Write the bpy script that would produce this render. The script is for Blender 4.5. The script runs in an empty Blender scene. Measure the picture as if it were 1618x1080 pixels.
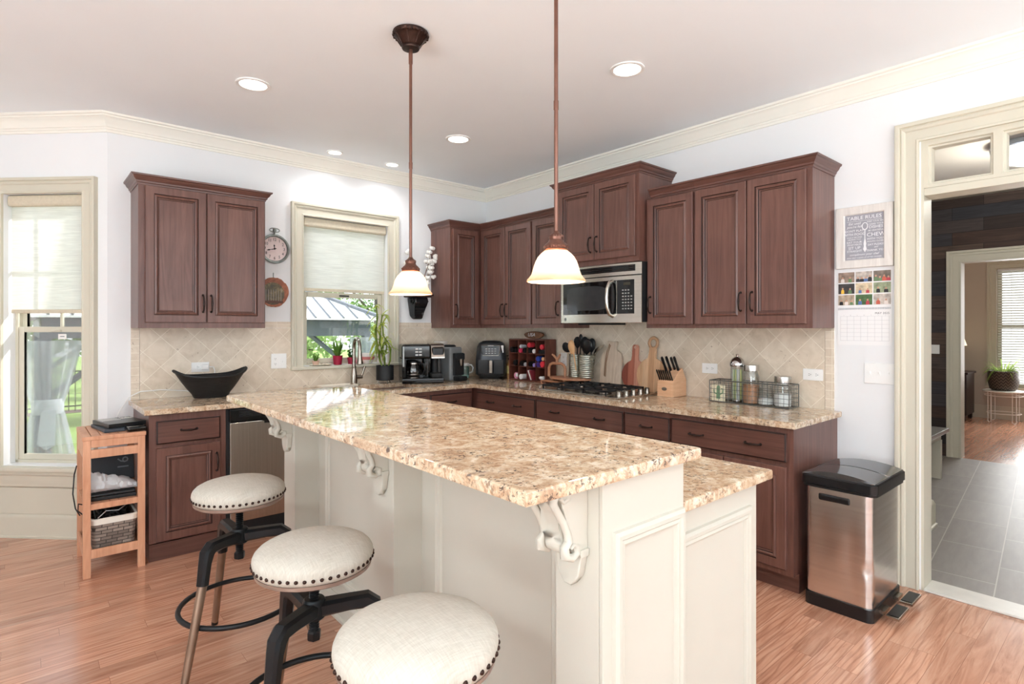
import bpy, bmesh, math, random
from mathutils import Matrix, Vector
from math import sin, cos, pi, radians as R
random.seed(7)
SC = bpy.context.scene
COL = SC.collection

# ------------------------------------------------------------------ camera, sky, sun, daylight, added fill, exposure
cd = bpy.data.cameras.new('camera'); cam = bpy.data.objects.new('camera', cd); COL.objects.link(cam)
cam.location = (-3.6339, -4.5848, 1.4021)
cam.rotation_euler = (R(90), 0, 0.8537 - pi / 2)
cd.sensor_width = 36.0; cd.lens = 891.94 / 1618 * 36
cd.shift_x = -0.00053; cd.shift_y = -0.01384
cd.clip_start = 0.05; cd.clip_end = 200
SC.camera = cam
SC.view_settings.view_transform = 'Standard'
SC.view_settings.look = 'None'
SC.view_settings.gamma = 1.0
SC.view_settings.exposure = 0.33
SC.view_settings.use_curve_mapping = False

w = bpy.data.worlds.new('sky'); SC.world = w; w.use_nodes = True
nt = w.node_tree; bg = nt.nodes['Background']
sky = nt.nodes.new('ShaderNodeTexSky'); sky.sky_type = 'HOSEK_WILKIE'; sky.turbidity = 4.0
sky.sun_direction = Vector((0.8, -0.1, 0.6)).normalized()
mixw = nt.nodes.new('ShaderNodeMix'); mixw.data_type = 'RGBA'; mixw.inputs[0].default_value = 0.6
mixw.inputs[7].default_value = (0.9, 0.95, 1.0, 1)
nt.links.new(sky.outputs[0], mixw.inputs[6]); nt.links.new(mixw.outputs[2], bg.inputs[0])
bg.inputs[1].default_value = 3.0
SC.cycles.diffuse_bounces = 8; SC.cycles.max_bounces = 14; SC.cycles.transparent_max_bounces = 16

def lamp(name, kind, loc, energy, color=(1, 1, 1), look=None, **kw):
    l = bpy.data.lights.new(name, kind); l.energy = energy; l.color = color
    for k, v in kw.items(): setattr(l, k, v)
    o = bpy.data.objects.new(name, l); COL.objects.link(o); o.location = loc
    if look is not None: o.rotation_euler = Vector(look).to_track_quat('-Z', 'Y').to_euler()
    return o
lamp('sun', 'SUN', (0, -10, 12), 9.0, (1, .96, .9), (-0.8, 0.1, -0.6), angle=R(2))
# front and left: fill lamps added behind the camera, aimed up at the ceiling
lamp('ceiling_fill_front', 'AREA', (-2.6, -7.4, 1.0), 165, (.81, .92, .96), (0, .02, 1), shape='RECTANGLE', size=5.0, size_y=2.2)
lamp('ceiling_fill_left', 'AREA', (-6.8, -5.2, 1.0), 262, (.81, .92, .96), (.25, 0.05, 1), shape='RECTANGLE', size=3.6, size_y=2.1)
lamp('daylight_far_room', 'AREA', (7.55, -3.6, 1.45), 55, (1, 1, 1), (-1, 0, -0.1), shape='RECTANGLE', size=1.2, size_y=1.7)

# ------------------------------------------------------------------ helpers
def lin(c):
    r = []
    for v in c[:3]:
        v = v / 255.0
        r.append(v / 12.92 if v <= 0.04045 else ((v + 0.055) / 1.055) ** 2.4)
    return (*r, 1.0)

MATS = {}
class NT:
    """a small wrapper to write node trees shortly"""
    def __init__(s, name):
        s.m = bpy.data.materials.new(name); s.m.use_nodes = True; s.t = s.m.node_tree
        s.p = s.t.nodes['Principled BSDF']; s.out = s.t.nodes['Material Output']
    def n(s, typ, **kw):
        nd = s.t.nodes.new(typ)
        for k, v in kw.items():
            if isinstance(k, str) and hasattr(nd, k): setattr(nd, k, v)
        return nd
    def l(s, a, b): s.t.links.new(a, b)
    def val(s, sock, v):
        if hasattr(v, 'is_output') or isinstance(v, bpy.types.NodeSocket): s.l(v, sock)
        else: sock.default_value = v
    def coord(s, kind='Object'):
        if kind == 'World': return s.n('ShaderNodeNewGeometry').outputs['Position']
        return s.n('ShaderNodeTexCoord').outputs[kind]
    def mapping(s, v, scale=(1, 1, 1), rot=(0, 0, 0), loc=(0, 0, 0)):
        m = s.n('ShaderNodeMapping'); s.l(v, m.inputs[0])
        m.inputs['Scale'].default_value = scale; m.inputs['Rotation'].default_value = rot; m.inputs['Location'].default_value = loc
        return m.outputs[0]
    def noise(s, v, scale, detail=3, rough=.55, dist=0.0, out=0):
        m = s.n('ShaderNodeTexNoise'); s.l(v, m.inputs['Vector'])
        m.inputs['Scale'].default_value = scale; m.inputs['Detail'].default_value = detail
        m.inputs['Roughness'].default_value = rough; m.inputs['Distortion'].default_value = dist
        return m.outputs[out]
    def voro(s, v, scale, out='Distance', feat='F1'):
        m = s.n('ShaderNodeTexVoronoi'); m.feature = feat; s.l(v, m.inputs['Vector']); m.inputs['Scale'].default_value = scale
        return m.outputs[out]
    def ramp(s, v, stops, interp='LINEAR'):
        m = s.n('ShaderNodeValToRGB'); s.l(v, m.inputs[0]); e = m.color_ramp.elements; m.color_ramp.interpolation = interp
        while len(e) < len(stops): e.new(0.5)
        for i, (pos, c) in enumerate(stops):
            e[i].position = pos; e[i].color = c if len(c) == 4 else (*c, 1)
        return m.outputs[0]
    def mix(s, f, a, b, mode='MIX'):
        m = s.n('ShaderNodeMix'); m.data_type = 'RGBA'; m.blend_type = mode
        s.val(m.inputs[0], f); s.val(m.inputs[6], a); s.val(m.inputs[7], b)
        return m.outputs[2]
    def math(s, op, a, b=0.0):
        m = s.n('ShaderNodeMath'); m.operation = op; s.val(m.inputs[0], a); s.val(m.inputs[1], b); return m.outputs[0]
    def bump(s, h, strength=.2, dist=.01):
        b = s.n('ShaderNodeBump'); b.inputs['Strength'].default_value = strength; b.inputs['Distance'].default_value = dist
        s.l(h, b.inputs['Height']); s.l(b.outputs[0], s.p.inputs['Normal'])

def plain(name, rgb, rough=.5, metal=0.0, var=0.05, scale=20, spec=.5, coat=0, trans=0, emit=None, es=1, ior=1.45, alpha=1):
    """one colour with a faint procedural variation"""
    if name in MATS: return MATS[name]
    t = NT(name); c = lin(rgb)
    t.p.inputs['Roughness'].default_value = rough; t.p.inputs['Metallic'].default_value = metal
    t.p.inputs['Specular IOR Level'].default_value = spec; t.p.inputs['Coat Weight'].default_value = coat
    t.p.inputs['Transmission Weight'].default_value = trans; t.p.inputs['IOR'].default_value = ior
    t.p.inputs['Alpha'].default_value = alpha
    if var > 0:
        nz = t.noise(t.coord(), scale, 2)
        lo = tuple(max(0, v * (1 - var)) for v in c[:3]); hi = tuple(min(1, v * (1 + var)) for v in c[:3])
        t.l(t.ramp(nz, [(.3, lo), (.7, hi)]), t.p.inputs['Base Color'])
    else: t.p.inputs['Base Color'].default_value = c
    if emit:
        t.p.inputs['Emission Color'].default_value = lin(emit); t.p.inputs['Emission Strength'].default_value = es
    MATS[name] = t.m; return t.m

def wood(name, dark, light, scale=(30, 30, 2.0), rough=.4, coat=0.0, kind='Object', dist=1.5):
    if name in MATS: return MATS[name]
    t = NT(name); v = t.mapping(t.coord(kind), scale)
    a = t.noise(v, 1.0, 5, .6, dist); b = t.noise(t.coord(kind), 3.0, 2)
    f = t.math('ADD', t.math('MULTIPLY', a, .7), t.math('MULTIPLY', b, .3))
    t.l(t.ramp(f, [(.3, lin(dark)), (.68, lin(light))]), t.p.inputs['Base Color'])
    t.p.inputs['Roughness'].default_value = rough; t.p.inputs['Coat Weight'].default_value = coat; t.p.inputs['Coat Roughness'].default_value = .25
    t.bump(a, .06, .002)
    MATS[name] = t.m; return t.m

def m_granite():
    t = NT('granite'); v = t.coord('World')
    v2 = t.mapping(v, (1, 1, 1), (0.3, 0.2, 0.5))
    big = t.noise(v2, 17, 6, .74, .5)
    c = t.ramp(big, [(.33, lin((176, 144, 116))), (.46, lin((204, 176, 146))), (.57, lin((224, 206, 180))), (.70, lin((240, 232, 216)))])
    brn = t.noise(t.mapping(v2, (1, 1, 1), (0, 0, 0), (5, 1, 8)), 58, 3, .6, .6)
    c = t.mix(t.ramp(brn, [(.53, (0, 0, 0)), (.63, (.62, .62, .62))]), c, lin((164, 124, 94)))
    wh = t.noise(t.mapping(v2, (1, 1, 1), (0, 0, 0), (1, 12, 5)), 13, 3, .5, .8)
    c = t.mix(t.ramp(wh, [(.62, (0, 0, 0)), (.72, (.45, .45, .45))]), c, lin((240, 230, 214)))
    clus = t.ramp(t.noise(t.mapping(v2, (1, 1, 1), (0, 0, 0), (2, 2, 9)), 11, 2, .5, .5), [(.38, (0, 0, 0)), (.56, (1, 1, 1))])
    sp = t.noise(t.mapping(v2, (1, 1, 1), (0, 0, 0), (3, 7, 1)), 66, 3, .72, .9)
    c = t.mix(t.mix(1.0, t.ramp(sp, [(.555, (0, 0, 0)), (.61, (.9, .9, .9))]), clus, 'MULTIPLY'), c, lin((84, 72, 66)))
    sp2 = t.noise(t.mapping(v2, (1, 1, 1), (0, 0, 0), (9, 2, 5)), 30, 4, .7, 1.4)
    c = t.mix(t.ramp(sp2, [(.63, (0, 0, 0)), (.685, (.85, .85, .85))]), c, lin((98, 90, 88)))
    t.l(c, t.p.inputs['Base Color']); t.p.inputs['Roughness'].default_value = .05
    t.p.inputs['Specular IOR Level'].default_value = .55
    return t.m

def m_floor():
    t = NT('oak_floor'); v = t.coord('World'); RH = .086
    sep = t.n('ShaderNodeSeparateXYZ'); t.l(v, sep.inputs[0])
    row = t.math('FLOOR', t.math('DIVIDE', sep.outputs[1], RH)); wn = t.n('ShaderNodeTexWhiteNoise'); wn.noise_dimensions = '1D'; t.l(row, wn.inputs['W'])
    cv = t.n('ShaderNodeCombineXYZ'); t.l(t.math('ADD', sep.outputs[0], t.math('MULTIPLY', wn.outputs['Value'], 7.3)), cv.inputs[0]); t.l(sep.outputs[1], cv.inputs[1])
    br = t.n('ShaderNodeTexBrick'); t.l(cv.outputs[0], br.inputs['Vector']); br.offset = 0
    br.inputs['Scale'].default_value = 1; br.inputs['Brick Width'].default_value = 1.05; br.inputs['Row Height'].default_value = RH
    br.inputs['Mortar Size'].default_value = .0009; br.inputs['Mortar Smooth'].default_value = .3; br.inputs['Bias'].default_value = 0
    br.inputs['Color1'].default_value = (0, 0, 0, 1); br.inputs['Color2'].default_value = (1, 1, 1, 1); br.inputs['Mortar'].default_value = (.5, .5, .5, 1)
    sc_ = t.n('ShaderNodeSeparateColor'); t.l(br.outputs['Color'], sc_.inputs[0])
    cmb = t.n('ShaderNodeCombineXYZ'); t.l(t.math('ADD', cv.outputs[0], 0) if False else t.math('ADD', sep.outputs[0], t.math('MULTIPLY', sc_.outputs[0], 37.0)), cmb.inputs[0]); t.l(sep.outputs[1], cmb.inputs[1])
    t.l(t.math('MULTIPLY', sc_.outputs[0], 19.0), cmb.inputs[2])
    grain = t.noise(t.mapping(cmb.outputs[0], (1.4, 15, 1)), 1.0, 4, .55, 2.8)
    fine = t.noise(t.mapping(cmb.outputs[0], (7, 120, 1)), 1.0, 3, .6, .8)
    rings = t.n('ShaderNodeTexWave'); rings.wave_type = 'BANDS'; rings.bands_direction = 'Y'; t.l(t.mapping(cmb.outputs[0], (.9, 6, 1)), rings.inputs['Vector'])
    rings.inputs['Scale'].default_value = 2.2; rings.inputs['Distortion'].default_value = 9; rings.inputs['Detail'].default_value = 2; rings.inputs['Detail Scale'].default_value = .9
    c = t.ramp(grain, [(.25, lin((172, 118, 92))), (.5, lin((204, 150, 122))), (.78, lin((222, 176, 148)))])
    rm = t.math('MULTIPLY', t.ramp(rings.outputs[0], [(.0, (1, 1, 1)), (.28, (0, 0, 0))]), t.ramp(sc_.outputs[0], [(.35, (.05, .05, .05)), (.8, (.5, .5, .5))]))
    c = t.mix(rm, c, lin((150, 96, 72)))
    c = t.mix(t.ramp(fine, [(.58, (0, 0, 0)), (.72, (.28, .28, .28))]), c, lin((140, 88, 66)))
    tone = t.ramp(sc_.outputs[0], [(0, (.74, .71, .70)), (.25, (.9, .89, .89)), (.6, (.99, .99, .99)), (1, (1.1, 1.1, 1.1))])
    c = t.mix(1.0, c, tone, 'MULTIPLY')
    c = t.mix(t.math('MULTIPLY', br.outputs['Fac'], .6), c, lin((104, 58, 42)))
    t.l(c, t.p.inputs['Base Color']); t.p.inputs['Roughness'].default_value = .22
    t.p.inputs['Coat Weight'].default_value = .5; t.p.inputs['Coat Roughness'].default_value = .16
    return t.m

def m_tiles(name, diag=True, size=.148, col=((206, 191, 170), (230, 217, 199)), grout=(240, 232, 216)):
    t = NT(name); v = t.coord('World')
    sep = t.n('ShaderNodeSeparateXYZ'); t.l(v, sep.inputs[0])
    u = t.math('SUBTRACT', sep.outputs[0], sep.outputs[1])
    cmb = t.n('ShaderNodeCombineXYZ'); t.l(u, cmb.inputs[0]); t.l(sep.outputs[2], cmb.inputs[1])
    br = t.n('ShaderNodeTexBrick')
    t.l(t.mapping(cmb.outputs[0], (1, 1, 1), (0, 0, R(45) if diag else 0), (0.03, 0.06, 0) if diag else (0, .02, 0)), br.inputs['Vector'])
    br.offset = 0; br.inputs['Scale'].default_value = 1; br.inputs['Brick Width'].default_value = size; br.inputs['Row Height'].default_value = size if diag else .05
    br.inputs['Mortar Size'].default_value = .0014; br.inputs['Mortar Smooth'].default_value = .1; br.inputs['Bias'].default_value = 0
    br.inputs['Color1'].default_value = (0, 0, 0, 1); br.inputs['Color2'].default_value = (1, 1, 1, 1)
    a = t.noise(v, 11, 4, .6, .8)
    c = t.ramp(a, [(.3, lin(col[0])), (.7, lin(col[1]))])
    c = t.mix(.22, c, t.mix(br.outputs['Color'], lin((186, 168, 146)), lin((228, 216, 198))))
    vein = t.noise(t.mapping(v, (1, 1, 1), (.4, .9, .3)), 24, 4, .65, 2.4)
    c = t.mix(t.ramp(vein, [(.655, (0, 0, 0)), (.70, (.75, .75, .75))]), c, lin((120, 92, 70)))
    v2 = t.noise(t.mapping(v, (1, 1, 1), (1.4, .2, .8), (4, 4, 4)), 9, 4, .6, 3.0)
    c = t.mix(t.ramp(v2, [(.6, (0, 0, 0)), (.75, (.35, .35, .35))]), c, lin((236, 226, 208)))
    c = t.mix(br.outputs['Fac'], c, lin(grout))
    t.l(c, t.p.inputs['Base Color']); t.p.inputs['Roughness'].default_value = .35
    return t.m

def m_halltile():
    t = NT('grey_floor_tile'); v = t.mapping(t.coord('World'), (1, 1, 1), (0, 0, R(-5.5)), (0, .05, 0))
    br = t.n('ShaderNodeTexBrick'); t.l(v, br.inputs['Vector']); br.offset = .5
    br.inputs['Scale'].default_value = 1; br.inputs['Brick Width'].default_value = .61; br.inputs['Row Height'].default_value = .305
    br.inputs['Mortar Size'].default_value = .003; br.inputs['Bias'].default_value = 0
    br.inputs['Color1'].default_value = lin((128, 122, 116)); br.inputs['Color2'].default_value = lin((140, 134, 128)); br.inputs['Mortar'].default_value = lin((196, 190, 182))
    n = t.noise(t.mapping(v, (1, 5, 1)), 4, 4, .6)
    t.l(t.mix(.35, br.outputs['Color'], t.ramp(n, [(.3, lin((112, 106, 102))), (.7, lin((152, 146, 140)))])), t.p.inputs['Base Color'])
    t.p.inputs['Roughness'].default_value = .42
    return t.m

def m_planks():
    t = NT('reclaimed_plank_wall'); v = t.coord('World')
    sep = t.n('ShaderNodeSeparateXYZ'); t.l(v, sep.inputs[0])
    cmb = t.n('ShaderNodeCombineXYZ'); t.l(sep.outputs[1], cmb.inputs[0]); t.l(sep.outputs[2], cmb.inputs[1])
    br = t.n('ShaderNodeTexBrick'); t.l(cmb.outputs[0], br.inputs['Vector']); br.offset = .43; br.offset_frequency = 2
    br.inputs['Scale'].default_value = 1; br.inputs['Brick Width'].default_value = .62; br.inputs['Row Height'].default_value = .135
    br.inputs['Mortar Size'].default_value = .002; br.inputs['Bias'].default_value = 0
    br.inputs['Color1'].default_value = (0, 0, 0, 1); br.inputs['Color2'].default_value = (1, 1, 1, 1); br.inputs['Mortar'].default_value = (0, 0, 0, 1)
    sc_ = t.n('ShaderNodeSeparateColor'); t.l(br.outputs['Color'], sc_.inputs[0])
    c = t.ramp(sc_.outputs[0], [(.0, lin((42, 36, 36))), (.3, lin((74, 54, 46))), (.55, lin((58, 58, 64))), (.8, lin((92, 74, 64))), (1, lin((54, 42, 38)))])
    g = t.noise(t.mapping(cmb.outputs[0], (3, 40, 1)), 1, 4, .6, 1)
    c = t.mix(1.0, c, t.ramp(g, [(.3, (.6, .6, .6)), (.7, (1.25, 1.25, 1.25))]), 'MULTIPLY')
    c = t.mix(br.outputs['Fac'], c, lin((18, 14, 14)))
    t.l(c, t.p.inputs['Base Color']); t.p.inputs['Roughness'].default_value = .7
    return t.m

def m_steel(name, rgb=(196, 190, 182), rough=.24, axis=(2, 2, 160)):
    if name in MATS: return MATS[name]
    t = NT(name); n = t.noise(t.mapping(t.coord(), axis), 1, 2, .5)
    t.l(t.ramp(n, [(.3, tuple(v * .92 for v in lin(rgb)[:3])), (.7, tuple(min(1, v * 1.06) for v in lin(rgb)[:3]))]), t.p.inputs['Base Color'])
    t.p.inputs['Metallic'].default_value = 1; t.p.inputs['Roughness'].default_value = rough; t.p.inputs['Anisotropic'].default_value = .5
    MATS[name] = t.m; return t.m

def m_glass(name, tint=(1, 1, 1), refl=.06, rough=0.02):
    """a thin pane: mostly clear, mirror-like at grazing angles"""
    if name in MATS: return MATS[name]
    t = NT(name); tr = t.n('ShaderNodeBsdfTransparent'); tr.inputs[0].default_value = (*tint, 1)
    gl = t.n('ShaderNodeBsdfGlossy'); gl.inputs['Roughness'].default_value = rough
    lw = t.n('ShaderNodeLayerWeight'); lw.inputs[0].default_value = .35
    f = t.math('ADD', t.math('MULTIPLY', lw.outputs['Fresnel'], .5), refl)
    mx = t.n('ShaderNodeMixShader'); t.l(f, mx.inputs[0]); t.l(tr.outputs[0], mx.inputs[1]); t.l(gl.outputs[0], mx.inputs[2])
    t.l(mx.outputs[0], t.out.inputs[0]); MATS[name] = t.m; return t.m

def m_cloth(name, rgb, trans=.5, streak=(2, 2, 140), amt=.12, alpha=1.0):
    """thin cloth that lets light through"""
    t = NT(name); n = t.noise(t.mapping(t.coord(), streak), 1, 3, .6, .4)
    c = t.ramp(n, [(.3, tuple(v * (1 - amt) for v in lin(rgb)[:3])), (.65, lin(rgb))])
    d = t.n('ShaderNodeBsdfDiffuse'); tl = t.n('ShaderNodeBsdfTranslucent'); t.l(c, d.inputs[0]); t.l(c, tl.inputs[0])
    mx = t.n('ShaderNodeMixShader'); mx.inputs[0].default_value = trans; t.l(d.outputs[0], mx.inputs[1]); t.l(tl.outputs[0], mx.inputs[2])
    o = mx.outputs[0]
    if alpha < 1:
        tp = t.n('ShaderNodeBsdfTransparent'); m2 = t.n('ShaderNodeMixShader'); m2.inputs[0].default_value = alpha
        t.l(tp.outputs[0], m2.inputs[1]); t.l(o, m2.inputs[2]); o = m2.outputs[0]
    t.l(o, t.out.inputs[0]); return t.m

def m_shade():
    t = NT('alabaster_glass'); v = t.coord('Object'); sep = t.n('ShaderNodeSeparateXYZ'); t.l(v, sep.inputs[0])
    n = t.noise(v, 14, 3, .6, 1)
    c = t.ramp(t.math('ADD', sep.outputs[2], t.math('MULTIPLY', n, .02)), [(.0, lin((232, 168, 128))), (.03, lin((252, 238, 218))), (.08, lin((253, 247, 238))), (.13, lin((250, 226, 204)))])
    d = t.n('ShaderNodeBsdfDiffuse'); tl = t.n('ShaderNodeBsdfTranslucent'); gl = t.n('ShaderNodeBsdfGlossy'); gl.inputs['Roughness'].default_value = .15
    t.l(c, d.inputs[0]); t.l(c, tl.inputs[0])
    mx = t.n('ShaderNodeMixShader'); mx.inputs[0].default_value = .6; t.l(d.outputs[0], mx.inputs[1]); t.l(tl.outputs[0], mx.inputs[2])
    m2 = t.n('ShaderNodeMixShader'); m2.inputs[0].default_value = .04; t.l(mx.outputs[0], m2.inputs[1]); t.l(gl.outputs[0], m2.inputs[2])
    t.l(m2.outputs[0], t.out.inputs[0]); return t.m

def m_leaf(name, a, b):
    t = NT(name); n = t.noise(t.coord('Object'), 5, 3)
    c = t.ramp(n, [(.3, lin(a)), (.7, lin(b))])
    d = t.n('ShaderNodeBsdfDiffuse'); tl = t.n('ShaderNodeBsdfTranslucent'); t.l(c, d.inputs[0]); t.l(c, tl.inputs[0])
    mx = t.n('ShaderNodeMixShader'); mx.inputs[0].default_value = .4; t.l(d.outputs[0], mx.inputs[1]); t.l(tl.outputs[0], mx.inputs[2])
    t.l(mx.outputs[0], t.out.inputs[0]); return t.m

def m_weave(name, dark, light, scale=60, rough=.7):
    t = NT(name); v = t.coord('Object')
    wv = t.n('ShaderNodeTexWave'); wv.wave_type = 'BANDS'; wv.bands_direction = 'Z'; t.l(v, wv.inputs['Vector']); wv.inputs['Scale'].default_value = scale / 3; wv.inputs['Distortion'].default_value = 2; wv.inputs['Detail'].default_value = 2; wv.inputs['Detail Scale'].default_value = 3
    ck = t.n('ShaderNodeTexBrick'); sep = t.n('ShaderNodeSeparateXYZ'); t.l(v, sep.inputs[0]); cm = t.n('ShaderNodeCombineXYZ')
    t.l(t.math('ADD', sep.outputs[0], sep.outputs[1]), cm.inputs[0]); t.l(sep.outputs[2], cm.inputs[1]); t.l(cm.outputs[0], ck.inputs['Vector'])
    ck.inputs['Scale'].default_value = scale; ck.inputs['Brick Width'].default_value = 2.2; ck.inputs['Row Height'].default_value = .8; ck.inputs['Mortar Size'].default_value = .08
    ck.inputs['Color1'].default_value = lin(dark); ck.inputs['Color2'].default_value = lin(light); ck.inputs['Mortar'].default_value = tuple(x * .3 for x in lin(dark)[:3]) + (1,)
    t.l(ck.outputs['Color'], t.p.inputs['Base Color']); t.p.inputs['Roughness'].default_value = rough
    t.bump(t.math('SUBTRACT', 1.0, ck.outputs['Fac']), .6, .004)
    return t.m

WALL = plain('wall_paint', (233, 234, 235), .9, var=.01, scale=3, spec=.2)
CEIL = plain('ceiling_paint', (243, 248, 251), .95, var=.01, scale=2, spec=.1)
TRIM = plain('cream_trim_paint', (208, 203, 186), .5, spec=.3, var=.01, scale=5)
CROWN = plain('crown_paint', (240, 238, 228), .5, var=.01, scale=5, spec=.3)
ISL = plain('ivory_cabinet_paint', (203, 199, 187), .45, spec=.3, var=.012, scale=6)
GREIGE = plain('greige_wall_paint', (196, 186, 172), .9, var=.01, scale=3, spec=.2)
CAB = wood('cherry_stain', (84, 53, 46), (122, 85, 74), (26, 26, 1.6), .36, .15)
CABH = wood('cherry_stain_crossgrain', (78, 49, 42), (112, 76, 66), (1.6, 1.6, 40), .36, .15)
GLAZE = plain('dark_glaze', (38, 22, 20), .45, var=.05)
GRAN = m_granite(); FLOOR = m_floor(); TILE = m_tiles('travertine_diagonal'); TILEB = m_tiles('travertine_border', False, .15)
HTILE = m_halltile(); PLANK = m_planks()
STEEL = m_steel('brushed_steel'); STEELH = m_steel('brushed_steel_upright', (200, 194, 186), .26, (120, 120, 2)); NICKEL = plain('brushed_nickel', (158, 150, 140), .25, 1.0, .04)
BRONZE = plain('oil_rubbed_bronze', (62, 44, 38), .38, .8, .25, 60); COPPER = plain('antique_copper_rod', (128, 92, 80), .32, .9, .25, 8)
DARKH = plain('dark_bronze_handle', (52, 40, 36), .35, .7, .1)
BLACK = plain('black_plastic', (22, 22, 24), .28, 0, .05); BLACKM = plain('matt_black', (30, 30, 32), .55, 0, .08)
GLOSSBK = plain('black_glass', (12, 13, 14), .06, 0, .02, spec=.6)
WHITEP = plain('white_plastic', (240, 240, 238), .35, 0, .01); SLOT = plain('dark_slot', (60, 58, 56), .6, 0, 0)
WGLASS = m_glass('window_glass'); JARG = m_glass('jar_glass', (.95, .97, .97), .08)
SHADEF = m_cloth('roller_shade_cloth', (252, 252, 249), .72, (6, 6, 160), .16); SHADEB = plain('shade_rail_cloth', (208, 198, 176), .8, 0, .05, 60)
LENS = plain('lamp_lens', (255, 250, 240), .5, 0, 0, emit=(255, 248, 236), es=4)
ALAB = m_shade()
def m_linen():
    t = NT('linen_cushion'); v = t.coord('Object')
    a = t.noise(t.mapping(v, (30, 420, 30)), 1, 2, .5); b = t.noise(t.mapping(v, (420, 30, 30)), 1, 2, .5)
    f = t.math('MULTIPLY', t.math('ADD', a, b), .5); g = t.noise(v, 7, 3)
    c = t.ramp(f, [(.35, lin((184, 177, 165))), (.65, lin((208, 203, 192)))])
    t.l(t.mix(.25, c, t.ramp(g, [(.3, lin((186, 178, 162))), (.7, lin((210, 205, 194)))])), t.p.inputs['Base Color']); t.p.inputs['Roughness'].default_value = .9
    t.p.inputs['Specular IOR Level'].default_value = .15; t.bump(f, .25, .002); return t.m
LINEN = m_linen()

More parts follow.
